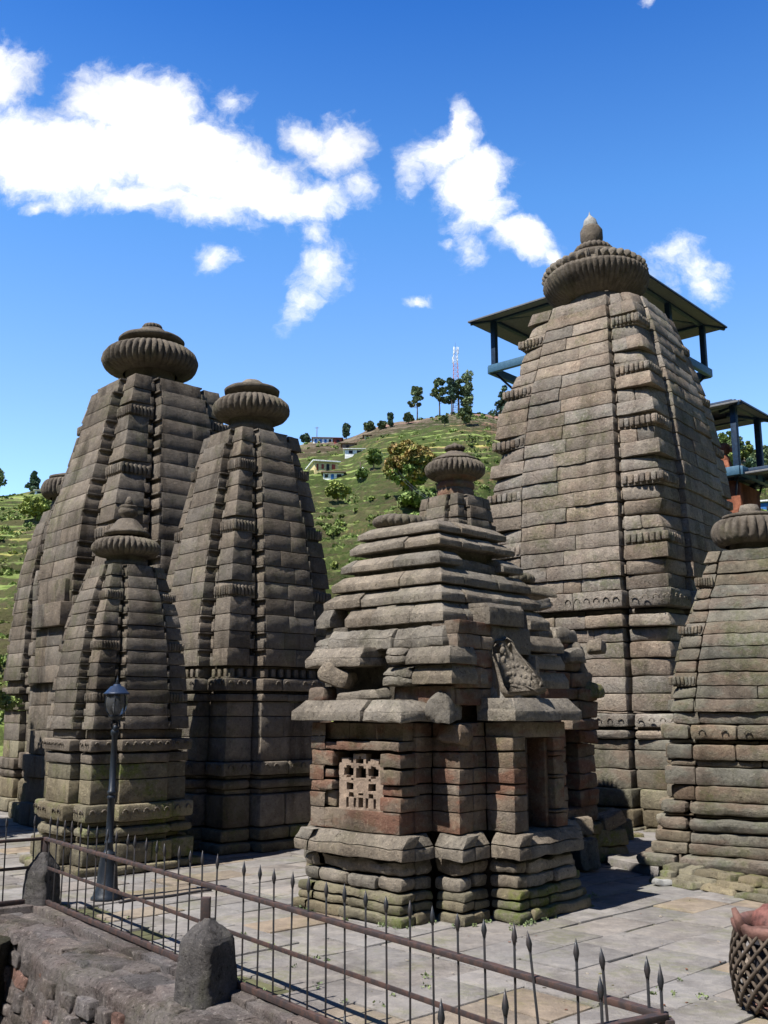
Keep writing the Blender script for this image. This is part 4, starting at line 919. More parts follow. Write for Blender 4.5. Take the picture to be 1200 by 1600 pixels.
# ------------------------------------------------------------------ ruined shrine in the centre
KX, KY, PHI_S = .86, 11.5, R(43)
er = np.array([sin(PHI_S), cos(PHI_S)]); el = np.array([-cos(PHI_S), sin(PHI_S)])
shr = empty('ruined_shrine', (KX, KY, 0), R(90) - PHI_S, 'half ruined shrine in front centre with stepped slab roof and dark doorway', 'shrine', 'stone temples of the complex')
def on_plane(px, py, axis, val):
    """pixel -> local (u, v, z) of the shrine on the vertical plane u=val or v=val"""
    r = ray(px, py); e = er if axis == 'u' else el
    t = (val + np.dot(e, (KX, KY))) / np.dot(e, r[:2]); p = r[:2] * t - np.array([KX, KY]); return np.array([p @ er, p @ el, CAMH + r[2] * t])
def slab(parent, name, p0, p1, z0, z1, depth, ch=.10, frac=.45, mat=MSLAB, r=.005, e0=0.0, e1=0.0, tint=None, rough=.0055, cell=.08, dz=0.0, bev=None):
    """a moulded slab: upright lower band and sloping upper band, outward to the right of p0->p1"""
    p0 = np.array(p0, float); p1 = np.array(p1, float); T = (p1 - p0) / np.linalg.norm(p1 - p0); Nn = np.array([T[1], -T[0]]); L_ = np.linalg.norm(p1 - p0)
    mb = MB(); zm = z0 + (z1 - z0) * frac; t = tint or tinted(.12, .04); n = (max(2, int(L_ / cell)), 2, 2)
    P = hexa((p0, p1), (p0 - Nn * depth, p1 - Nn * depth), z0, zm); P[1, :, :, 2] += dz; block(mb, P, n, r, t, back=True)
    a, b = p0 + T * e0, p1 - T * e1
    P = hexa((p0, p1), (p0 - Nn * depth, p1 - Nn * depth), zm - .004, z1, (a - Nn * ch, b - Nn * ch), (a - Nn * depth, b - Nn * depth)); P[1, :, :, 2] += dz; block(mb, P, n, r, t, back=True)
    return mb.build(name, mat, parent, rough=rough, freq=6, fine=.003, smooth=False)
RC = np.array([1.173, 1.381])
def rpt(s, d, t): return RC + pt(s, d, t)
def roof_layer(z0, z1, w, cuts0, cuts1, ch=.07, depth=.45, skip0=(), skip1=(), out=()):
    for s in range(4):
        cuts = cuts0 if s == 0 else cuts1 if s == 1 else [0, 1]
        lo = -w if s % 2 == 0 else -w + depth; hi = w if s % 2 == 0 else w - depth
        # side 0 and 2 run corner to corner; 1 and 3 fit between them
        for i, (a, b) in enumerate(zip(cuts[:-1], cuts[1:])):
            if (s == 0 and i in skip0) or (s == 1 and i in skip1): continue
            ta, tb = lo + (hi - lo) * a + .004, lo + (hi - lo) * b - .004; o_ = random.uniform(-.015, .015)
            if s == 3: o_ -= .02
            slab(shr, 'roof_slab', rpt(s, w + o_, ta), rpt(s, w + o_, tb), z0, z1 + random.uniform(-.006, .006), depth, ch, .46, e0=(ch if a == 0 and s % 2 == 0 else 0), e1=(ch if b == 1 and s % 2 == 0 else 0), cell=.12 if s < 2 else .5, dz=random.uniform(-.012, .012))
roof_layer(4.54, 4.70, .72, [0, 1], [0, 1], .12)
roof_layer(4.34, 4.50, .79, [0, .62, 1], [0, .55, 1], .11)
roof_layer(4.09, 4.27, .87, [0, .12, .55, 1], [0, 1], .12, skip1=(0,))
roof_layer(3.83, 4.04, .95, [0, .64, 1], [0, .7, 1], .12)
roof_layer(3.60, 3.81, 1.03, [0, .33, .62, 1], [0, .45, 1], .13)
roof_layer(3.34, 3.59, 1.11, [0, .25, .47, .76, 1], [0, .55, 1], .13, skip0=(0,), skip1=(1,))
mbc = MB()
for z0, z1, w in ((2.35, 3.35, .62), (3.3, 3.9, .78), (3.85, 4.2, .74), (4.15, 4.6, .58)):
    P = np.zeros((2, 2, 2, 3))
    for a in (0, 1):
        for b in (0, 1):
            for k in (0, 1): P[a, b, k] = (RC[0] + (2*a-1) * w + (.12 if z1 < 3.4 else 0), RC[1] + (2*b-1) * w, (z0, z1)[k])
    block(mbc, P, (4, 4, 3), .03, (.8, .8, .8), back=True)
P = np.zeros((2, 2, 2, 3))
for a in (0, 1):
    for b in (0, 1):
        for k in (0, 1): P[a, b, k] = ((.12, 1.2)[a], (.3, 2.35)[b], (2.38, 3.36)[k])
block(mbc, P, (3, 6, 3), .03, (.6, .6, .6), back=True)
mbc.build('roof_core', MSLAB, shr, rough=.02, freq=4)
# lower, broken courses above the left front
def uslab(name, u, va, vb, z0, z1, depth=.4, ch=.07, **k): return slab(shr, name, (u, va), (u, vb), z0, z1, depth, ch, **k)
uslab('roof_slab', .06, 2.46, 2.20, 3.36, 3.60, .35, .08, e0=.06)
uslab('roof_slab', -.02, 2.42, 2.14, 3.03, 3.22, .4, .10, frac=.4, r=.04, rough=.03)
uslab('roof_slab', -.06, 2.12, 1.00, 3.02, 3.29, .5, .11, frac=.62, r=.03, rough=.03)
uslab('roof_slab', -.04, .98, .20, 3.04, 3.28, .45, .08, e1=.05, r=.02, rough=.018)
uslab('roof_slab', -.36, 2.22, 1.25, 2.83, 3.06, .7, .09, e0=.07, r=.02, rough=.018)
uslab('roof_slab', -.16, 1.02, .72, 2.84, 3.04, .5, .07, r=.05, rough=.03)
uslab('roof_slab', -.14, .70, .02, 2.83, 3.03, .5, .08, e1=.05)
uslab('roof_slab', -.14, 1.08, .64, 2.58, 2.82, .5, .10, r=.05, rough=.04)
uslab('roof_slab', -.12, .62, .02, 2.60, 2.82, .5, .08, e1=.05)
mb = MB(); rock(mb, (-.22, 1.74, 2.71), (.42, .50, .24), .3, r=.07, tilt=(.35, .1)); mb.build('broken_stone', MSLAB, shr, rough=.035, freq=5, fine=.005)
mb = MB(); rock(mb, (-.25, 1.28, 2.47), (.36, .75, .13), .05, r=.03, tilt=(-.06, 0)); mb.build('broken_stone', MSLAB, shr, rough=.03, freq=5, fine=.005)
mb = MB(); rock(mb, (-.28, 1.95, 2.49), (.3, .34, .18), 0, r=.03); mb.build('broken_stone', MRED, shr, rough=.025, freq=5, fine=.005)
mb = MB(); rock(mb, (.0, .26, 2.35), (.5, .55, .34), .2, r=.10, tilt=(.1, -.25), taper=.4); mb.build('broken_stone', MSLAB, shr, rough=.045, freq=5, fine=.006)
mb = MB(); run(mb, (-.02, 1.0), (-.02, .1), 2.36, 2.58, .5, .5, .02, .01); [run(mb, (.05 + random.uniform(-.02, .02), .08), (.9, .08), a_, b_, .4, .4, .012, .02, tv=.2, cell=.1) for a_, b_ in ((2.36, 2.55), (2.55, 2.8), (2.8, 3.0), (3.0, 3.18), (3.18, 3.35))]; mb.build('upper_wall', MRED, shr, rough=.015, freq=5)
# bands on the right roof face and the open gable above the porch
def vslab(name, v, ua, ub, z0, z1, depth=.4, ch=.07, **k): return slab(shr, name, (ua, v), (ub, v), z0, z1, depth, ch, **k)
vslab('roof_slab', .16, .34, .92, 3.04, 3.24, .4, .07); vslab('roof_slab', .10, .3, .66, 2.84, 3.02, .4, .06); vslab('roof_slab', .06, .3, .62, 2.60, 2.82, .4, .07)
vslab('roof_slab', .10, 1.55, 2.35, 3.04, 3.24, .4, .07); vslab('roof_slab', .10, 1.6, 2.35, 2.82, 3.0, .4, .06); vslab('roof_slab', .08, 1.6, 2.4, 2.58, 2.78, .4, .07)
vslab('gable_stone', .02, .62, 1.34, 3.32, 3.58, .5, .05, frac=.8, tint=(.85, .85, .85)); vslab('gable_stone', .06, .72, 1.52, 2.98, 3.31, .5, .02, frac=.85, tint=(.8, .8, .8))
vslab('gable_stone', -.02, .72, .80, 2.42, 2.97, .35, .01, frac=.9, tint=(.9, .9, .9)); vslab('gable_stone', -.02, 1.50, 1.58, 2.42, 2.97, .4, .01, frac=.9)
mb = MB(); rock(mb, (.92, -.1, 2.45), (.3, .28, .14), .2, r=.05); rock(mb, (.80, .05, 2.5), (.2, .3, .2), .2, r=.05); rock(mb, (.9, .1, 2.66), (.34, .3, .14), .2, r=.04); mb.build('broken_stone', MSLAB, shr, rough=.03, freq=5, fine=.004)

# body path (local u, v), outward to the right while walking
PATH = [(.10, 2.42), (.10, 1.975), (-.45, 1.975), (-.45, .50), (.10, .50), (.10, .10), (.60, .10), (.60, -.30), (1.70, -.30), (1.70, .10), (2.30, .10), (2.30, 2.42), (.10, 2.42)]
def off_path(o):
    n = len(PATH) - 1; out = []
    for i in range(n):
        p = np.array(PATH[i]); a = p - np.array(PATH[i - 1 if i else n - 1]); b = np.array(PATH[i + 1]) - p
        a = a / np.linalg.norm(a); b = b / np.linalg.norm(b); na = np.array([a[1], -a[0]]); nb = np.array([b[1], -b[0]]); out.append(p + o * (na + nb))
    out.append(out[0]); return out
def path_course(mb, z0, z1, o, depth=.22, size=.5, skip=(), ch=0.0, r=.010, jit=.012, **k):
    pth = off_path(o)
    for i in range(len(pth) - 1):
        if i in skip: continue
        p, q = np.array(pth[i]), np.array(pth[i + 1]); T = (q - p) / np.linalg.norm(q - p)
        pv = np.array(pth[i - 1 if i else len(pth) - 2]); Tp = (p - pv) / np.linalg.norm(p - pv); convex = (Tp[0] * T[1] - Tp[1] * T[0]) > 0
        if convex: p = p + T * depth
        if np.dot(q - p, T) < .03: continue
        run(mb, p, q, z0, z1, depth, size if i < 10 else 2.0, r, jit, ch, .10 if i < 10 else .5, .14, .05, nup=2, **k)
def pcourse(name, mat, z0, z1, o, **k):
    mb = MB(); ch = k.pop('ch', 0); rg = k.pop('rough', .014)
    if ch: zm = z0 + (z1 - z0) * .5; path_course(mb, z0, zm, o, **k); path_course(mb, zm, z1, o, ch=ch, **k)
    else: path_course(mb, z0, z1, o, **k)
    return mb.build(name, mat, shr, rough=rg, freq=5, fine=.004, smooth=False)
pcourse('plinth', MMOSS, 0, .12, .16, size=.8, r=.03, jit=.03, rough=.018); pcourse('base_moulding', MMOSS, .12, .33, .10, size=.75, r=.03, jit=.02, ch=.03); pcourse('base_moulding', MSLAB, .33, .48, .05, size=.45, r=.045, jit=.025, rough=.02)
pcourse('base_moulding', MSLAB, .48, .64, .03, size=1.0, r=.05, jit=.03, rough=.03); pcourse('base_moulding', MSLAB, .66, .93, .13, size=1.6, ch=.10, r=.012, jit=.012)
mb = MB(); P = np.zeros((2, 2, 2, 3))
for a in (0, 1):
    for b in (0, 1):
        for k in (0, 1): P[a, b, k] = ((.3, 2.1)[a], (.3, 2.2)[b], (0, 2.4)[k])
for (x0, x1, y0, y1, z0, z1) in ((.32, 2.1, .95, 2.25, 0, 2.4), (.32, .72, .3, .95, 0, 2.4), (1.62, 2.1, .3, .95, 0, 2.4), (-.25, .4, .72, 1.8, 0, .95), (-.25, .4, .72, 1.8, 2.02, 2.4), (.0, .4, .72, 1.8, .95, 2.02), (.62, 1.68, -.1, 1.0, 0, .8)):
    P = np.zeros((2, 2, 2, 3))
    for a in (0, 1):
        for b in (0, 1):
            for k in (0, 1): P[a, b, k] = ((x0, x1)[a], (y0, y1)[b], (z0, z1)[k])
    block(mb, P, (1, 1, 1), .01, (.3, .3, .3), back=True)  # core tint darkened to paint the shade inside the doorway
mb.build('inner_core', MRED, shr)
mb = MB(); ZR = [.93, 1.17, 1.345, 1.47, 1.65, 1.83, 2.0, 2.16]
for z0, z1 in zip(ZR[:-1], ZR[1:]): path_course(mb, z0 + random.uniform(-.008, .008), z1, random.uniform(-.008, .012), depth=.25, size=.6, skip=(2, 7), r=.008, jit=.010)
mb.build('wall', MRED, shr, rough=.008, freq=5, fine=.004, smooth=False)
# window front: sill, two side piers, lintels
mb = MB(); u = -.45
run(mb, (u, 1.95), (u, 1.60), .93, 1.17, .3, 9, .015, .008, cell=.1); run(mb, (u, 1.60), (u, .52), .93, 1.17, .3, .6, .012, .004, cell=.1)
mb.build('window_sill', MRED, shr, rough=.010, freq=5, fine=.003)
mb = MB()
for (z0, z1, o_) in ((1.175, 1.335, .0), (1.345, 1.46, -.03), (1.47, 1.64, .01), (1.66, 1.82, 0)):
    run(mb, (u, .82), (u, .51), z0, z1, .3, 9, .009, .008, cell=.06, off=o_, nup=2)
mb.build('window_pier', MRED, shr, rough=.009, freq=6, fine=.004, smooth=False)
mb = MB()
for (z0, z1, o_) in ((1.175, 1.36, -.05), (1.365, 1.48, 0), (1.50, 1.62, -.02), (1.64, 1.83, 0)):
    run(mb, (u, 1.965), (u, 1.60), z0, z1, .3, 9, .02, .014, cell=.08, off=o_, nup=2)
mb.build('window_pier', MRED, shr, rough=.018, freq=6, fine=.004)
mb = MB(); run(mb, (u - .0, 1.965), (u - .0, 1.52), 1.84, 1.93, .3, 9, .012, .004, cell=.1); run(mb, (u - .02, 1.515), (u - .02, .51), 1.84, 1.95, .3, 9, .012, .004, cell=.1)
run(mb, (u + .08, 1.94), (u + .08, .53), 1.95, 2.16, .3, .7, .012, .01, cell=.1); mb.build('lintel', MRED, shr, rough=.010, freq=6, fine=.003)
# pierced stone lattice
def lattice():
    rows = ["......#####......", "......##.##......", ".###..#...#..###.", ".####.#...#.####.", "##################", "###..###..###..###", "##....#....#....##", "##....#....#....##", "##....#....#....##", "###..##....##..###", "#####.######.#####",
            "##################", "###...######...###", "###...######...###", "###...######...###", "##################", "####..##..##..####", "####..######..####", "###.##.#..#.##.###", "###.##.#..#.##.###", "###.##.#..#.##.###", "###.##.#..#.##.###", "##################"]
    rows = [x.ljust(18, '.')[:18] for x in rows]; nr, nc = len(rows), 18; v0, v1, z0, z1 = 1.53, .81, 1.16, 1.80; mb = MB(); uf, d = -.40, .09
    dv = (v1 - v0) / nc; dzz = (z1 - z0) / nr; sol = lambda i, j: 0 <= i < nr and 0 <= j < nc and rows[i][j] == '#'
    for i in range(nr):
        for j in range(nc):
            if not sol(i, j): continue
            a, b = v0 + dv * j, v0 + dv * (j + 1); t, bt = z1 - dzz * i, z1 - dzz * (i + 1); V = []; Q = []
            def quad(*p): k = len(V); V.extend(p); Q.append((k, k + 1, k + 2, k + 3))
            quad((uf, a, t), (uf, b, t), (uf, b, bt), (uf, a, bt))
            if not sol(i - 1, j): quad((uf, a, t), (uf + d, a, t), (uf + d, b, t), (uf, b, t))
            if not sol(i + 1, j): quad((uf, a, bt), (uf + d, a, bt), (uf + d, b, bt), (uf, b, bt))
            if not sol(i, j - 1): quad((uf, a, t), (uf + d, a, t), (uf + d, a, bt), (uf, a, bt))
            if not sol(i, j + 1): quad((uf, b, t), (uf + d, b, t), (uf + d, b, bt), (uf, b, bt))
            mb.add(V, Q, (1.25, 1.12, 1.05))
    mb.build('lattice_window', MBUFF, shr, rough=.006, freq=14, smooth=False)
lattice()
# cornice over the window front, over the corner, over the porch
slab(shr, 'cornice', (-.62, 2.16), (-.62, .98), 2.18, 2.42, .6, .13, e0=.12, cell=.1); slab(shr, 'cornice', (-.60, .96), (-.60, .36), 2.17, 2.42, .6, .13, e1=.14, r=.02, rough=.02, cell=.1, dz=-.01)
mb = MB(); rock(mb, (.16, .22, 2.03), (.36, .42, .24), .1, r=.06, tilt=(.05, .1)); mb.build('broken_stone', MRED, shr, rough=.03, freq=6, fine=.005)
slab(shr, 'cornice', (.46, .04), (.46, -.44), 2.18, 2.44, .6, .10, cell=.1, e1=.10); slab(shr, 'cornice', (.48, -.44), (1.86, -.44), 2.18, 2.44, .58, .12, e1=.12, cell=.1, rough=.009)
mb = MB(); run(mb, (.60, -.285), (1.70, -.285), 1.98, 2.17, .3, 9, .01, .004); mb.build('door_lintel', MRED, shr, rough=.008)
mb = MB()
for z0, z1 in zip([.93, 1.17, 1.42, 1.6, 1.8], [1.17, 1.42, 1.6, 1.8, 1.98]): run(mb, (.845, -.30), (.60 + .25, -.30), z0, z1, .3, 9, .012, .003) if False else run(mb, (.852, -.30), (.865, -.30), z0, z1, .2, 9, .004, 0)
run(mb, (.66, -.26), (.86, -.26), .93, 1.98, .25, 9, .01, .0); run(mb, (.86, -.2), (.93, -.2), .93, 1.98, .3, 9, .01, 0); mb.build('door_jamb', MRED, shr, rough=.006)
mb = MB(); run(mb, (1.36, -.2), (1.43, -.2), .93, 1.98, .3, 9, .01, 0); mb.build('door_jamb', MRED, shr, rough=.006)
mb = MB()
for (z0, z1, h_) in ((.93, 1.10, .13), (1.10, 1.14, .145), (1.14, 1.5, .11), (1.5, 1.54, .125), (1.54, 1.76, .11), (1.76, 1.82, .135), (1.82, 1.98, .12)):
    run(mb, (1.55 - h_, -.17 - h_), (1.55 + h_, -.17 - h_), z0, z1, 2 * h_, 9, .012, .0, nup=1)
mb.build('carved_pillar', MRED, shr, rough=.006, freq=8)
mb = MB(); run(mb, (.8, -.25), (1.45, -.25), .80, .935, .5, 9, .02, .004); mb.build('threshold', MSLAB, shr, rough=.01)

# carved stele leaning on the porch roof
def stele():
    outl = [(763, 1006), (772, 999), (784, 1001), (790, 996), (797, 1000), (803, 1005), (807, 1016), (815, 1026), (824, 1036), (832, 1044), (838, 1050), (841, 1060), (849, 1064), (854, 1075), (856, 1081), (838, 1086), (818, 1088), (800, 1090), (792, 1089), (786, 1078), (783, 1066), (778, 1052), (772, 1037), (766, 1024), (762, 1014)]
    nrm = np.array([.24, -.92, .32]); nrm /= np.linalg.norm(nrm); ax_ = np.cross(np.array([0, 0, 1.0]), nrm); ax_ /= np.linalg.norm(ax_); ay_ = np.cross(nrm, ax_)
    b0_ = np.array([KX, KY, 0]) + np.array([*(er * 1.05 + el * -.37), 2.47])
    def onp(x, y): r = ray(x, y); C0 = np.array([0, 0, CAMH]); t = np.dot(b0_ - C0, nrm) / np.dot(r, nrm); q = C0 + r * t - b0_; return np.array([q @ ax_, 0, q @ ay_])
    vf = 0.0; pts = [onp(x, y) for x, y in outl]; dz = .0 - min(p[2] for p in pts)
    pts = [(p[0], p[2] + dz) for p in pts]; c = np.mean(pts, axis=0); root = empty('carved_stele', tuple(b0_), 0, 'broken carved stele with relief figures leaning on the porch roof of the ruined shrine', 'carving')
    root.matrix_world = Matrix.Translation(Vector(b0_)) @ Matrix(((ax_[0], -nrm[0], ay_[0]), (ax_[1], -nrm[1], ay_[1]), (ax_[2], -nrm[2], ay_[2]))).to_4x4()
    n = len(pts); V = []; Q = []; rings = [(.90, -.012), (.97, .0), (1.0, .03), (1.0, .10)]
    for k, (sc, dv) in enumerate(rings):
        for (a, b) in pts: V.append((c[0] + (a - c[0]) * sc, vf + dv, c[1] + (b - c[1]) * sc))
    for k in range(3):
        for i in range(n): Q.append((k * n + i, k * n + (i + 1) % n, (k + 1) * n + (i + 1) % n, (k + 1) * n + i))
    V.append((c[0], vf - .012, c[1])); m = len(V) - 1
    for i in range(n): Q.append((m, i, (i + 1) % n, (i + 1) % n))
    mb = MB(); mb.add(V, Q); mb.build('slab_body', MSLAB, root, rough=.007, freq=12, fine=.003)
    rel = lambda x, y: (lambda p: (p[0], p[2] + dz))(onp(x, y)); mb = MB(); s = .0068
    def bl(x, y, rx, ry, rd=.03): u_, z_ = rel(x, y); g_ = random.uniform(.75, 1.25) if rd < .035 else 1; sphere(mb, (u_ + random.uniform(-.008, .008), vf - .004, z_ + random.uniform(-.008, .008)), (rx * s * 1.25 * g_, rd * random.uniform(.5, .8), ry * s * 1.2 / g_), 12, (1, 1, 1), Matrix.Rotation(random.uniform(-.5, .5), 3, 'Y'))
    # niche arch and the head inside it
    arch = [rel(773 + 9.5 * cos(a) + 6, 1022 - 14 * sin(a)) for a in np.linspace(-.5, 3.5, 12)]; tube(mb, [(a, vf - .010, b) for a, b in arch], .009, 6)
    bl(785, 1019, 4.2, 6.5, .05); bl(786, 1023, 1.2, 1.8, .062); bl(784, 1012, 4.5, 3.2, .05); bl(787, 1034, 3.2, 6, .04)
    for (x, y, rx, ry) in [(795, 1046, 3, 4), (802, 1044, 2.6, 4), (809, 1043, 2.6, 4.4), (816, 1046, 3, 3.6), (823, 1048, 2.6, 4), (796, 1056, 4, 3.5), (804, 1057, 3, 5), (812, 1058, 3.2, 5), (820, 1060, 3, 5), (828, 1060, 2.6, 4.6), (834, 1058, 2.2, 4), (799, 1068, 4, 4), (808, 1069, 4.2, 4), (818, 1071, 3.6, 3.6), (827, 1071, 3.4, 4), (836, 1070, 3, 4.4), (844, 1073, 2.6, 4), (806, 1076, 12, 1.6), (828, 1078, 14, 1.6), (800, 1030, 2, 6), (808, 1034, 2, 4), (796, 1012, 1.6, 5)]: bl(x, y, rx, ry, .032)
    tube(mb, [(rel(x, y)[0], vf - .012, rel(x, y)[1]) for x, y in ((800, 1008), (808, 1022), (822, 1040), (834, 1054), (840, 1066))], .009, 6)
    mb.build('relief_figures', MSLAB, root, rough=.010, freq=22)
stele()
# broken ribbed disc fragments lying on the roof
def frag(label, c, Ro, h, tilt, ribs=22):
    root = empty('ribbed_disc_fragment', c, 0, label, 'carved stone'); mb = MB(); pr, fc = torus_prof(Ro * .45, Ro, h / 2, 12); lathe(mb, pr, ribs * 8, (0, 0, 0), ribs, .12, (.95, .95, .95), fc); o = mb.build('fragment', MSL, root, rough=.010, freq=6, fine=.003); o.rotation_euler = tilt
    mb = MB(); lathe(mb, [(0, -h * .3), (Ro * .42, -h * .3), (Ro * .42, h * .3), (0, h * .3)], 24); q = mb.build('broken_core', MSLAB, root, rough=.02, freq=6); q.rotation_euler = tilt
cw = lambda u_, v_: (KX + er[0] * u_ + el[0] * v_, KY + er[1] * u_ + el[1] * v_)
a = cw(.92, 1.70); frag('fallen ribbed disc lying on the top slab of the ruined shrine', (a[0], a[1], 4.80), .40, .20, (R(3), R(2), 0))
# low masonry block between shrine roof and the temple behind: second ruin
def ruin2():
    root = empty('ruined_shrine', (2.22, 16.1, 0), R(90) - PHI_S, 'collapsed rubble topped shrine with a dark doorway right behind the front ruined shrine', 'shrine', 'stone temples of the complex'); w = .82; mb = MB(); zz = [0, .2, .45, .62, .85, 1.1, 1.35, 1.6, 1.8, 2.0, 2.2, 2.45, 2.65, 2.9, 3.1, 3.35]
    wl = lambda z: .90 if z < .5 else .82 if z < 2.4 else .82 - (z - 2.4) * .2
    mbw, mbb = MB(), MB()
    for z0, z1 in zip(zz[:-1], zz[1:]):
        q = mbb if z0 < .6 else mbw; ww = wl(z0) + random.uniform(-.03, .03)
        core(q, z0, z1, ww - .2, ww - .2, (.7, .7, .7)) if not (.8 < z0 < 2.1) else core(q, z0, z1, ww - .38, ww - .38, (.5, .5, .5))
        run(q, (-ww, ww), (-ww, -ww), z0, z1, .25, .5, .03, .03, cell=.12, tv=.2)
        if .8 < z0 < 1.95: run(q, (-ww + .2, -ww), (-.28, -ww), z0, z1, .3, .5, .02, .02, cell=.12, tv=.2); run(q, (.30, -ww), (ww, -ww), z0, z1, .3, .5, .02, .02, cell=.12, tv=.2)
        else: run(q, (-ww + .2, -ww), (ww, -ww), z0, z1, .25, .5, .03, .04, cell=.12, tv=.2)
        run(q, (ww, -ww), (ww, ww), z0, z1, .3, .6, .03, .02, cell=.3); run(q, (ww, ww), (-ww, ww), z0, z1, .3, .6, .03, .02, cell=.3)
    mbb.build('base_moulding', MMOSS, root, rough=.02, freq=5, fine=.004); mbw.build('wall', MRED, root, rough=.022, freq=5, fine=.005)
    mb = MB(); P = hexa(((-.36, -1.12), (.40, -1.12)), ((-.36, -.9), (.40, -.9)), 2.02, 2.16); block(mb, P, (4, 2, 1), .02, back=True); mb.build('door_lintel', MRED, root, rough=.01)
    for (u_, v_, z, sx, sy, sz, rt) in ((-.35, -.35, 3.5, .8, .7, .2, .2), (.3, -.45, 3.45, .7, .55, .25, -.1), (.1, .2, 3.75, .9, .7, .22, .3), (-.3, .3, 3.62, .7, .7, .2, 0), (.05, -.1, 3.98, .75, .6, .2, .1), (.5, -.6, 3.2, .5, .45, .25, .4), (-.1, .0, 4.15, .8, .35, .09, .05), (.66, -.55, 2.9, .45, .45, .3, .6), (.75, -.78, 2.62, .4, .4, .22, .3), (.55, .1, 3.6, .4, .5, .28, .8), (.2, -.75, 3.12, .5, .35, .22, 0), (-.5, -.65, 3.2, .6, .4, .2, .1), (.86, -.5, 2.36, .35, .5, .2, .1), (.78, -.9, 3.3, .28, .28, .26, .1)):
        m = MB(); rock(m, (u_, v_, z), (sx, sy, sz), rt, r=.05, tilt=(random.uniform(-.12, .12), random.uniform(-.12, .12))); m.build('loose_roof_stone', MSLAB if z > 2.7 else MMOSS, root, rough=.04, freq=5, fine=.006)
ruin2()
frag('fallen ribbed disc resting on the rubble of the collapsed shrine behind the front one', (gp(825, 886, 0)[0] * 0 + 2.02, 14.9, 4.24), .26, .17, (R(-2), R(3), 0), 14)
m = MB(); rock(m, (2.1, 14.95, 4.06), (.9, .7, .16), .4, r=.03, tilt=(.03, .02)); tag(m.build('flat_stone', MSLAB, None, rough=.025, freq=5, fine=.004), 'long flat stone under the smaller fallen ribbed disc', 'stone')

# loose stones on the plaza
def lstone(label, px, py, size, z, rot, mat=MMOSS, tilt=(0, 0), dy=0.0):
    p = gp(px, py); m = MB(); rock(m, (0, 0, 0), size, rot, r=min(size) * .15, tilt=tilt, taper=.92); o = m.build('loose_stone', mat, None, rough=.018, freq=6, fine=.004); o.location = (p[0], p[1] + dy, z); tag(o, label, 'stone')
lstone('lowest squared block of the little stack beside the collapsed shrine', 949, 1347, (.72, .34, .24), .13, R(18), dy=.0)
lstone('middle squared block of the little stack beside the collapsed shrine', 953, 1347, (.60, .34, .26), .385, R(14), dy=.0)
lstone('tilted rough block on top of the little stack beside the collapsed shrine', 957, 1347, (.46, .30, .22), .63, R(25), MSLAB, (.1, -.35), dy=.02)
lstone('thin slab leaning across the top of the little stack beside the collapsed shrine', 936, 1347, (.5, .2, .06), .68, R(20), MSLAB, (0, -.2), dy=.02)
lstone('dark rounded stone left of the little stack beside the collapsed shrine', 912, 1358, (.34, .3, .26), .62, R(5), MSLAB, dy=.0)
lstone('plain squared stone under the dark rounded one beside the collapsed shrine', 914, 1360, (.36, .5, .46), .25, R(15), MSLAB, dy=.0)
lstone('upright stone half hidden behind the little stack near the big tower', 985, 1330, (.3, .3, .5), .24, R(30), dy=.45)
lstone('low stone lying behind the little stack near the big tower', 1000, 1325, (.42, .3, .2), .10, R(10), dy=.5)
m = MB(); rock(m, (0, 0, 0), (.30, .16, .08), .2, (1, 1, 1), r=.03); o = m.build('white_stone', MQUARTZ, None, rough=.015, freq=7); o.location = (*gp(1036, 1384)[:2], .05); tag(o, 'bright white stone at the foot of the right edge temple', 'stone')
lstone('mossy stone beside the left base corner of the front ruined shrine', 497, 1362, (.3, .26, .24), .12, R(30)); lstone('grey rounded stone at the left base corner of the front ruined shrine', 490, 1345, (.34, .3, .3), .16, R(10), MSLAB, dy=.2)
def step():
    a, b = gp(948, 1352, 0)[:2], gp(1030, 1372, 0)[:2]; c, d = gp(1040, 1312)[:2], gp(985, 1306)[:2]; m = MB()
    P = hexa((a, b), (d, c), -.02, .13); block(m, P, (8, 8, 1), .015, back=True); tag(m.build('raised_stone_step', MPAVE, None, rough=.008, freq=4, fine=.003), kind='structure')
step()

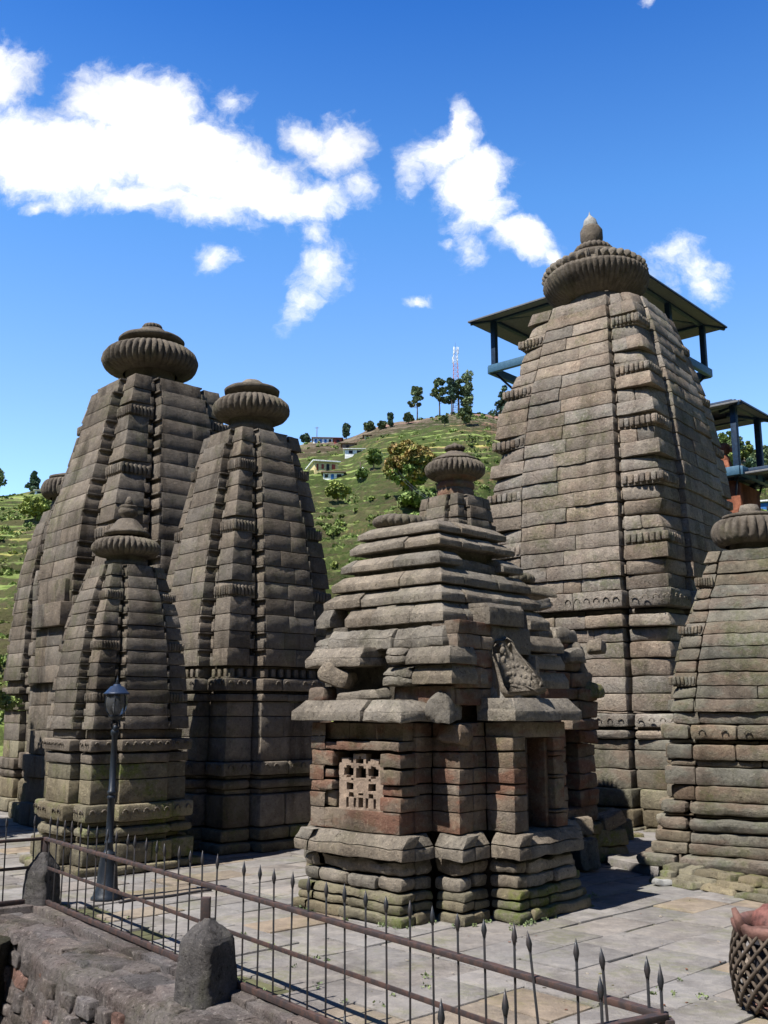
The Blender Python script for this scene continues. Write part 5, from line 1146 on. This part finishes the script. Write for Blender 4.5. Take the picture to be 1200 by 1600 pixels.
# ------------------------------------------------------------------ temple behind the tall tower with its timber canopies
prI = [(0, 1.9), (3, 1.8), (6, 1.7), (9, 1.4), (11, 1.05), (12.2, .8)]
layI = [('base_moulding', 0, .9, .1, 'plain', .03), ('wall', .9, 1.8, 0, 'plain', .02), ('wall', 1.8, 2.8, 0, 'plain', .02), ('wall', 2.8, 3.8, 0, 'plain', .02), ('string_course', 3.8, 4.2, .1, 'plain', .03)]
tI, wI = temple('temple hidden behind the tallest tower, carrying dark blue timber canopies', 'stone_temple', (6.62, 29.0), 42, prI, 4.2, 12.2, 18, layI, MS, dict(OB, size=1.4, cell=.5), amal=3)
def canopy(root, cx, cy, zb, ze, zp, hw, ov, label=None, nposts=3, beam=True, pk=.05):
    """square timber canopy: posts, ring beams, hipped sheet roof"""
    k = 0
    for i in range(nposts):
        for j in range(nposts):
            if 0 < i < nposts - 1 and 0 < j < nposts - 1: continue
            x, y = cx - hw + 2 * hw * i / (nposts - 1), cy - hw + 2 * hw * j / (nposts - 1); m = MB(); bar(m, (x, y, zb - .15), (x, y, ze + .18), .16, .16, .01, up=(1, 0, 0)); m.build('post', MBLUE, root)
    c = [(-1, -1), (1, -1), (1, 1), (-1, 1)]
    for q in range(4):
        a, b = c[q], c[(q + 1) % 4]
        if beam:
            m = MB(); bar(m, (cx + a[0] * (hw + .12), cy + a[1] * (hw + .12), zb), (cx + b[0] * (hw + .12), cy + b[1] * (hw + .12), zb), .14, .24, .01, n=(4, 1, 1)); m.build('ring_beam', MBLUEL, root)
        m = MB(); bar(m, (cx + a[0] * hw, cy + a[1] * hw, ze + .12), (cx + b[0] * hw, cy + b[1] * hw, ze + .12), .14, .18, .01, n=(4, 1, 1)); m.build('eave_beam', MBLUE, root)
    e = hw + ov; m = MB(); th = .05
    for q in range(4):
        a, b = c[q], c[(q + 1) % 4]; V = []
        for dz in (0, th):
            V += [(cx + a[0] * e, cy + a[1] * e, ze + dz), (cx + b[0] * e, cy + b[1] * e, ze + dz), (cx + b[0] * pk, cy + b[1] * pk, zp + dz), (cx + a[0] * pk, cy + a[1] * pk, zp + dz)]
        m.add(V, [(4, 5, 6, 7), (0, 1, 5, 4)]); 
    m.build('roof', MROOFM, root, smooth=False)
    m = MB()
    for q in range(4):
        a, b = c[q], c[(q + 1) % 4]; e2 = e - .03
        m.add([(cx + a[0] * e2, cy + a[1] * e2, ze - .005), (cx + b[0] * e2, cy + b[1] * e2, ze - .005), (cx + b[0] * hw * .55, cy + b[1] * hw * .55, ze + .02 + (zp - ze) * .38), (cx + a[0] * hw * .55, cy + a[1] * hw * .55, ze + .02 + (zp - ze) * .38)], [(0, 1, 2, 3)])
    m.build('soffit', MSOFF, root, smooth=False)
    for a in c:
        m = MB(); tube(m, [(cx + a[0] * hw, cy + a[1] * hw, zb - .1), (cx + a[0] * hw * .62, cy + a[1] * hw * .62, zb - 1.25)], .035, 6); m.build('brace', MPICK, root)
        m = MB(); bar(m, (cx + a[0] * (hw + ov) * .98, cy + a[1] * (hw + ov) * .98, ze - .02), (cx + a[0] * .2, cy + a[1] * .2, zp - .1), .10, .12, .01); m.build('rafter', MBLUE, root)
canopy(tI, 0, 0, 12.45, 13.95, 14.70, 2.30, .57)
# painted front gable with seated lion under the smaller canopy (local -y side is the right face)
def lower_canopies():
    Mi = np.array(Matrix.Rotation(-(R(90 - 42)), 3, 'Z')); loc = lambda X, Y: (Mi @ np.array([X - 6.62, Y - 29.0, 0]))[:2]
    a = loc(9.38, 27.0); canopy(tI, a[0], a[1], 8.55, 10.35, 10.58, .82, .36, nposts=2)
    b = loc(10.35, 26.4); canopy(tI, b[0], b[1] - .1, 6.9, 8.45, 8.6, .7, .35, nposts=2, beam=False)
    m = MB()
    for i, z in enumerate(np.linspace(5.2, 8.4, 9)[:-1]): w_ = .95 - .045 * i; run(m, (a[0] - w_, a[1] - w_), (a[0] + w_, a[1] - w_), z, z + .4, .5, .6, .02, .02); run(m, (a[0] - w_, a[1] + w_), (a[0] - w_, a[1] - w_), z, z + .4, .5, .6, .02, .02); run(m, (a[0] + w_, a[1] - w_), (a[0] + w_, a[1] + w_), z, z + .4, .5, .6, .02, .02)
    P = np.zeros((2, 2, 2, 3))
    for i in (0, 1):
        for j in (0, 1):
            for k in (0, 1): P[i, j, k] = (a[0] + (2*i-1) * .7, a[1] + (2*j-1) * .8 + (2.0 * j), (0, 8.3)[k])
    block(m, P, (1, 1, 1), .02, (.8, .8, .8), back=True); m.build('painted_gable', MORANGE, tI, rough=.03)
    # seated lion: haunches, chest, head, mane, forelegs as one skin
    m = MB(); x, y = a[0] - .35, a[1] - .2; z = 8.55
    lz = z; z = 0; x0_, y0_ = x, y; x = y = 0
    sphere(m, (x, y + .15, z + .42), (.34, .42, .42), 16); sphere(m, (x, y - .10, z + .72), (.29, .30, .42), 16); sphere(m, (x, y - .16, z + 1.28), (.27, .29, .29), 16); sphere(m, (x, y - .42, z + 1.22), (.14, .15, .12), 12)
    for sg in (-1, 1): tube(m, [(x + sg * .17, y - .25, z + .7), (x + sg * .17, y - .36, z + .3), (x + sg * .17, y - .42, z + .02)], [.12, .10, .11], 8); sphere(m, (x + sg * .2, y - .05, z + 1.5), (.06, .05, .08), 8); sphere(m, (x + sg * .28, y + .1, z + .2), (.14, .34, .2), 10)
    m.v = [q * .62 + np.array([x0_, y0_, lz]) for q in m.v]
    m.build('seated_lion', MORANGE, tI, rough=.01)
lower_canopies()

# small layered shrine cut by the left edge (its shadow falls on the far left temple)
prJ = [(0, .9), (1.5, .8), (2.6, .84), (3.3, .72), (4.0, .5), (4.4, .36)]
layJ = [('base_moulding', 0, .45, .08, 'plain', .03), ('base_moulding', .45, .7, .03, 'torus', .03), ('wall', .7, 1.2, 0, 'plain', .02), ('wall', 1.2, 1.8, 0, 'plain', .02), ('string_course', 1.8, 2.0, .07, 'plain', .03), ('wall', 2.0, 2.2, 0, 'plain', .02)]
tJ, wJ = temple('dark layered shrine cut off by the left picture edge beside the far left temple', 'stone_temple', (-8.95, 19.6), 48, prJ, 2.2, 4.4, 9, layJ, MS, OA, amal=3)
disc(tJ, 4.7, .25, .42, .3, 24, .12, .15, .25, cap_std(.3, .28))

# ------------------------------------------------------------------ street lamp
def lamp():
    p = gp(166, 1406); root = empty('street_lamp', (p[0], p[1], 0), R(20), 'slim dark blue street lamp with a glass globe lantern on the plaza', 'street lamp')
    m = MB(); lathe(m, [(.0, 0), (.19, 0), (.19, .035), (.165, .06), (.16, .10), (.135, .13), (.115, .40), (.095, .53), (.10, .56), (.06, .57), (.055, .60)], 8, phase=0); m.build('base', MLAMP, root, smooth=False)
    m = MB(); lathe(m, [(.052, .58), (.050, .66), (.058, .67), (.058, .69), (.048, .70), (.045, 1.20), (.055, 1.21), (.055, 1.235), (.045, 1.245), (.045, 1.26), (.056, 1.27), (.056, 1.30), (.042, 1.31), (.036, 1.98), (.05, 2.0), (.052, 2.04), (.03, 2.07), (.0, 2.08)], 20); m.build('pole', MLAMP, root)
    m = MB(); sphere(m, (0.0, -.03, 2.075), (.032, .032, .045), 12, (3, 3, 3)); tube(m, [(.03, 0, 2.06), (.06, .02, 2.10), (.05, .02, 2.16), (0, 0, 2.2)], .014, 6); tube(m, [(-.03, 0, 2.06), (-.05, .02, 2.12), (0, 0, 2.2)], .012, 6); m.build('bracket', MLAMP, root)
    m = MB(); lathe(m, [(.0, 2.18), (.05, 2.18), (.09, 2.22), (.095, 2.235), (0, 2.24)], 8); m.build('lantern_base', MLAMP, root, smooth=False)
    m = MB(); lathe(m, [(.085, 2.235), (.128, 2.30), (.145, 2.38), (.140, 2.45), (.122, 2.505)], 24); g = m.build('globe', MGLASS, root)
    m = MB(); lathe(m, [(.0, 2.26), (.02, 2.26), (.035, 2.32), (.035, 2.38), (.0, 2.42)], 12); m.build('bulb', MWHITE, root)
    for k in range(6):
        a = k * pi / 3 + .3; m = MB(); tube(m, [(r * cos(a), r * sin(a), z) for r, z in ((.090, 2.232), (.133, 2.30), (.150, 2.38), (.145, 2.45), (.126, 2.508))], .0055, 5); m.build('glazing_bar', MLAMP, root)
    m = MB(); lathe(m, [(.0, 2.50), (.165, 2.50), (.168, 2.515), (.15, 2.525), (.085, 2.60), (.05, 2.61), (.045, 2.63), (.0, 2.635)], 8); m.build('hood', MLAMPT, root, smooth=False)
    m = MB(); lathe(m, [(.018, 2.63), (.026, 2.65), (.014, 2.665), (.022, 2.68), (.012, 2.695), (.004, 2.73), (0, 2.75)], 12); m.build('finial', MLAMP, root)
lamp()
m = MB(); a = gp(186, 1412); b = gp(330, 1393); tube(m, [a + (b - a) * t + np.array([0, .04 * sin(t * 9), .018]) for t in np.linspace(0, 1, 12)], .017, 6); tag(m.build('cable_pipe', MPICK, None), 'thin black pipe running over the paving from the lamp foot', 'pipe')

# ------------------------------------------------------------------ iron fence
def fence():
    root = empty('iron_fence', (P1[0], P1[1], 0), 0, 'rusty iron picket fence with spear tips turning corners along the plaza edge', 'fence'); O = np.array([P1[0], P1[1], 0])
    def V3(p, z): return np.array([p[0], p[1], z]) - O
    Lend = P0 + dB * 4.5; dC = np.array([-.88, -.47]); dC /= np.linalg.norm(dC); Cend = P2 + dC * 3.4
    for (a, b) in ((Lend, P0), (P0, P2), (P2, Cend)):
        m = MB(); bar(m, V3(a, .78), V3(b, .78), .055, .035, .004, n=(10, 1, 1)); m.build('top_rail', MIRON, root, rough=.003, freq=1.5)
        m = MB(); bar(m, V3(a, .46), V3(b, .46), .012, .035, .002, n=(10, 1, 1)); m.build('middle_rail', MIRON, root, rough=.004, freq=1.2)
        m = MB(); bar(m, V3(a, .08), V3(b, .08), .045, .05, .004, n=(10, 1, 1)); m.build('bottom_rail', MIRON, root, rough=.003, freq=1.5)
    def picket(p, lean=(0, 0), h=1.03):
        m = MB(); b = V3(p, .06); d = np.array([lean[0], lean[1], 0]); top = b + np.array([0, 0, h - .15]) + d * .85; tip = b + np.array([0, 0, h - .035 + random.uniform(-.012, .012)]) + d
        bar(m, b, top, .014, .014, .002, up=(1, 0, 0)); ax = (tip - top) / np.linalg.norm(tip - top)
        tube(m, [top - ax * .01, top + ax * .012, top + ax * .035, top + ax * .055, tip], [.008, .012, .0175, .015, .001], 4); m.build('picket', MPICK, root)
    L1 = np.linalg.norm(P2 - P0); n1 = 37
    for i in range(n1):
        t = (i + .6) / n1 * L1; p = P0 + dA * t
        if abs(t - np.linalg.norm(P1 - P0)) < .10: continue
        ln = (random.uniform(-.012, .012), random.uniform(-.01, .01))
        if i == n1 - 4: ln = (-.09, .02)
        if i in (9, 13): ln = (.03 * (1 if i == 9 else -1), 0)
        if i == n1 - 2: ln = (-.05, 0)
        picket(p, ln)
    for k in range(5): picket(P0 + dB * (.12 + .33 * k), (random.uniform(-.02, .02), 0))
    for d in (.0 + .02, .40, .98, 1.33, 1.8, 2.2, 2.6): picket(P2 + dC * d, (random.uniform(-.01, .01), 0), 1.0)
    for p, z0 in ((P0, .45), (P1, .5), (P2, .0)):
        m = MB(); bar(m, V3(p, z0), V3(p, .77), .075, .075, .004, up=(1, 0, 0)); m.build('fence_post', MIRON, root)
    def pier(p, w0, w1, h, hp, seed, mat, rot):
        m = MB(); th = np.linspace(0, 2 * pi, 9)[:-1] + rot; n = 8
        lv = [(-.35, w0 * 1.1), (0, w0 * 1.05), (h * .35, w0), (h * .68, w0 * .93), (h * .74, w0 * .86), (hp, w1), (hp + .02, w1 * .8)]; sub = 5
        V = []; cs = [w_ for w_ in lv]
        K = 32; tt = np.linspace(0, 2 * pi, K + 1)
        prof = []
        for i in range(len(lv) - 1):
            for s in range(sub): f = s / sub; prof.append((lv[i][1] * (1 - f) + lv[i + 1][1] * f, lv[i][0] * (1 - f) + lv[i + 1][0] * f))
        prof.append((lv[-1][1], lv[-1][0])); prof.append((0, lv[-1][0] + .002))
        for (r_, z_) in prof:
            rr = r_ / np.maximum(np.abs(np.cos(tt + rot)), np.abs(np.sin(tt + rot))).clip(.78, 1) * .93
            V.append(np.stack([rr * np.cos(tt), rr * np.sin(tt), np.full_like(tt, z_)], 1))
        V = np.concatenate(V) + V3(p, 0); A, B = len(prof), K + 1; I = np.arange(A * B).reshape(A, B); Q = np.stack([I[:-1, :-1], I[:-1, 1:], I[1:, 1:], I[1:, :-1]], -1).reshape(-1, 4)
        m.add(V, Q); m.build('concrete_pier', mat, root, rough=.016, freq=5, fine=.004)
    pier(P1 + np.array([.03, .0]), .20, .055, .62, .60, 1, MCONC, R(35)); pier(P0, .175, .07, .62, .60, 2, MCONC, R(20))
fence()

# ------------------------------------------------------------------ rough edge wall below the fence
def edge():
    # kerb stones right under the fence, ledge, then rubble face dropping away
    m = MB()
    def kerb(a, b):
        L_ = np.linalg.norm(b - a); d = (b - a) / L_; nn = np.array([-d[1], d[0]]); nn = nn if np.dot(nn, nA if abs(np.dot(d, dA)) > .9 else nB) > 0 else -nn; t = 0
        while t < L_:
            l = random.uniform(.5, 1.1); p = a + d * t; q = a + d * min(t + l, L_) - d * .006
            P = hexa((p - nn * .13, q - nn * .13), (p + nn * .10, q + nn * .10), -.2, .045 + random.uniform(-.008, .008)); block(m, P, (6, 2, 1), .015, tinted(.12, .06), back=True); t += l
    kerb(P0 + dB * 5, P0 - dB * .0); kerb(P0, P2 + dA * .2)
    tag(m.build('kerb', MROCK, None, rough=.010, freq=5, fine=.003), kind='structure')
    m = MB(); start = P0 + dA * -.55; Lx = 9.5; nu, nv = 190, 46
    prof = [(-.10, -.10), (.02, -.04), (.16, -.045), (.34, -.05), (.54, -.06), (.60, -.12), (.64, -.4), (.72, -.9), (.80, -1.4), (.90, -2.0), (1.0, -2.7)]
    pd = np.array([0] + list(np.cumsum([math.hypot(prof[i + 1][0] - prof[i][0], prof[i + 1][1] - prof[i][1]) for i in range(len(prof) - 1)])))
    U = np.linspace(0, Lx, nu); Vv = np.linspace(0, pd[-1], nv); px_ = np.interp(Vv, pd, [p[0] for p in prof]); pz_ = np.interp(Vv, pd, [p[1] for p in prof]); V = []
    for u_ in U:
        wob = .10 * vnoise(np.array([[u_ * 1.1, 3.0, 1.0]]))[0] + .05 * vnoise(np.array([[u_ * 3.1, 7.0, 1.0]]))[0]
        for o_, z_ in zip(px_, pz_):
            k = min(1, max(0, (o_ - .1) / .4)); q = start + dA * u_ - nA * (o_ + wob * k + .10); V.append((q[0], q[1], z_))
    V = np.array(V); I = np.arange(nu * nv).reshape(nu, nv); Q = np.stack([I[:-1, :-1], I[1:, :-1], I[1:, 1:], I[:-1, 1:]], -1).reshape(-1, 4)
    lay = vnoise(V * np.array([2.2, 2.2, 9])); amp = np.clip((-V[:, 2] - .03) * 4, .22, 1)[:, None]
    V = V + amp * (np.stack([lay, lay, lay * .4], 1) * .035 + .026 * noise3(V, 2.6) + .014 * noise3(V, 8)); m.add(V, Q)
    z_ = -.20; row = 0
    while z_ > -2.2:
        hh = random.uniform(.11, .19); u_ = .1 + random.random() * .2; o_ = float(np.interp(-z_, [-p[1] for p in prof], [p[0] for p in prof]))
        while u_ < Lx - .3:
            l_ = random.uniform(.14, .44); wob = .10 * vnoise(np.array([[u_ * 1.1, 3.0, 1.0]]))[0] + .05 * vnoise(np.array([[u_ * 3.1, 7.0, 1.0]]))[0]
            q = start + dA * (u_ + l_ / 2) - nA * (o_ + wob + .02 + random.uniform(-.03, .02)); t = tinted(.32, .04); t = random.choice([t, t, t, (t[0] * 1.2, t[1] * .88, t[2] * .78)])
            rock(m, (q[0], q[1], z_ - hh / 2), (l_ * .96, .26, hh * .96), atan2(dA[1], dA[0]) + random.uniform(-.06, .06), t, r=.018, tilt=(random.uniform(-.08, .08), random.uniform(-.05, .05)), n=(3, 1, 2), taper=.97); u_ += l_
        z_ -= hh
    for i in range(46):
        u_ = .1 + i * .2 + random.uniform(-.05, .05); q = start + dA * u_ - nA * random.uniform(.20, .50); rock(m, (q[0], q[1], -.06 + random.uniform(-.02, .015)), (random.uniform(.35, .8), random.uniform(.26, .42), .08), atan2(dA[1], dA[0]) + random.uniform(-.25, .25), tinted(.3, .05), r=.02, tilt=(random.uniform(-.05, .08), random.uniform(-.06, .06)), n=(4, 3, 1))
    tag(m.build('rough_retaining_wall', MROCK, None, rough=.012, fine=.008, freq=5), 'rough grey and rust stained rubble wall dropping away outside the fence at lower left', 'wall')
    m = MB(); a = P0 + dB * 5 - nB * .1; b = P0 - nB * .1 - dA * .6
    P = hexa((a - nB * .35, b - nB * .35), (a, b), -2.7, -.02); block(m, P, (20, 2, 8), .04, back=True); tag(m.build('retaining_wall', MROCK, None, rough=.03, freq=4, fine=.006), 'rough stone retaining wall under the far left stretch of fence', 'wall')
    m = MB(); q = gp(4, 1560, -.6); P = np.zeros((2, 2, 2, 3)); c0 = gp(-6, 1470, -.12)
    P = hexa(((c0[0] - 1.2, c0[1] - .25), (c0[0] + .14, c0[1] - .25)), ((c0[0] - 1.2, c0[1] + .3), (c0[0] + .14, c0[1] + .3)), -2.6, -.10); block(m, P, (6, 3, 8), .04, (.35, .38, .28), back=True); tag(m.build('dark_wall_stub', MROCK, None, rough=.03, freq=4), 'dark wall end at the lower left picture corner', 'wall')  # solid block, evenly tinted dark and slightly green
MROCK = stone_mat('rust_stained_rock', (.12, .102, .092), (.27, .24, .225), moss=.25, red=.12, speck=.7, bumpk=2.2)
edge()

# ------------------------------------------------------------------ lattice basket bin at the right edge
def basket():
    c = gp(1241, 1580); root = empty('lattice_basket', (c[0], c[1], 0), 0, 'round bin of diagonal cane lattice with red plastic on top at the right edge', 'bin'); H = .62
    rad = lambda z: .36 + .085 * sin(pi * min(1, max(0, (z + .12) / (H + .2)))) 
    N_ = 26
    for sg in (1, -1):
        m = MB()
        for k in range(N_):
            a0 = 2 * pi * k / N_; pts = []
            for t in np.linspace(0, 1, 15): z = .04 + (H - .04) * t; a = a0 + sg * 1.15 * t; r_ = rad(z) + .006 * sg; pts.append((r_ * cos(a), r_ * sin(a), z))
            tube(m, pts, .014, 6, tinted(.3, .06))
        m.build('cane_lattice', MCANE, root, rough=.003, freq=9)
    m = MB(); lathe(m, [(0, .0), (.30, .0), (.36, .03), (.35, .05), (0, .05)], 40); m.build('bottom', MTERRA, root, rough=.01)
    m = MB(); lathe(m, [(rad(H) + .012, H - .05), (rad(H) + .03, H - .01), (rad(H) + .035, H + .03), (rad(H) + .0, H + .05), (rad(H) - .03, H + .02), (rad(H) - .035, H - .04)], 48); m.build('rim', MTERRA, root, rough=.012, freq=6)
    m = MB(); lathe(m, [(.0, .06), (.26, .06), (.30, .3), (.30, .5), (0, .5)], 24, tint=(.4, .4, .4)); m.build('liner', MDARK, root)
    m = MB()
    for a_, l in ((3.3, .2),): tube(m, [(.37 * cos(a_), .37 * sin(a_), H - .08), (.41 * cos(a_), .41 * sin(a_), H + .05), (.44 * cos(a_ - .05), .44 * sin(a_ - .05), H + .15)], [.035, .04, .02], 8)
    m.build('raised_lip', MTERRA, root)
    root2 = empty('red_plastic_hood', (c[0], c[1], 0), 0, 'rounded faded red plastic piece lying on top of the lattice bin', 'plastic piece'); m = MB(); sphere(m, (.03, .0, H + .03), (.30, .27, .15), 28); m.build('shell', MPINK, root2, rough=.03, freq=6, fine=.006)
    m = MB(); tube(m, [(-.30, -.12, H + .0), (-.2, -.26, H + .03), (0, -.32, H + .03), (.2, -.28, H + .02)], .028, 8); m.build('rolled_edge', MTERRA, root2, rough=.01)
basket()
def litter():
    m = MB()
    for i in range(60):
        p = gp(random.uniform(560, 1150), random.uniform(1390, 1590)); 
        if plaza_side(p[:2]) < .3 or (p[0] < 2.6 and p[1] > 11.0): continue
        s = random.uniform(.008, .022); rock(m, (p[0], p[1], .006), (s * 1.8, s, s * .4), random.random() * 3, random.choice([(2.0, 2.0, 2.0), (1.2, .7, .6), (.4, .4, .4), (.9, .95, .5)]), r=.003, n=(1, 1, 1))
    tag(m.build('litter', MSLAB, None), 'tiny scraps and dry leaves scattered over the paving', 'litter', kind='stuff')
litter()

def weeds():
    mb = MB(); pts = []
    pth = off_path(.20)
    for i in range(1, 10):
        p, q = np.array(pth[i]), np.array(pth[i + 1])
        for k in range(max(1, int(np.linalg.norm(q - p) * 5))):
            c = p + (q - p) * random.random(); pts.append((KX + er[0] * c[0] + el[0] * c[1], KY + er[1] * c[0] + el[1] * c[1]))
    for k in range(70):
        p = gp(random.uniform(200, 1100), random.uniform(1370, 1590))
        if plaza_side(p[:2]) > .1 and vnoise(np.array([[p[0], p[1], 4.0]]))[0] > .1: pts.append((p[0], p[1]))
    for k in range(40): p = P0 + dA * random.uniform(.2, 9); pts.append((p[0] + nA[0] * .16, p[1] + nA[1] * .16))
    for (x, y) in pts:
        s_ = random.uniform(.012, .035); leaves(mb, [((x, y, s_ * .6), (s_ * 1.8, s_ * 1.8, s_))], random.randint(8, 26), .010)
    tag(mb.build('weeds', MPINE, None, smooth=False), 'tiny weeds and moss tufts in the paving joints and along the shrine foot', 'weeds', kind='stuff')
weeds()
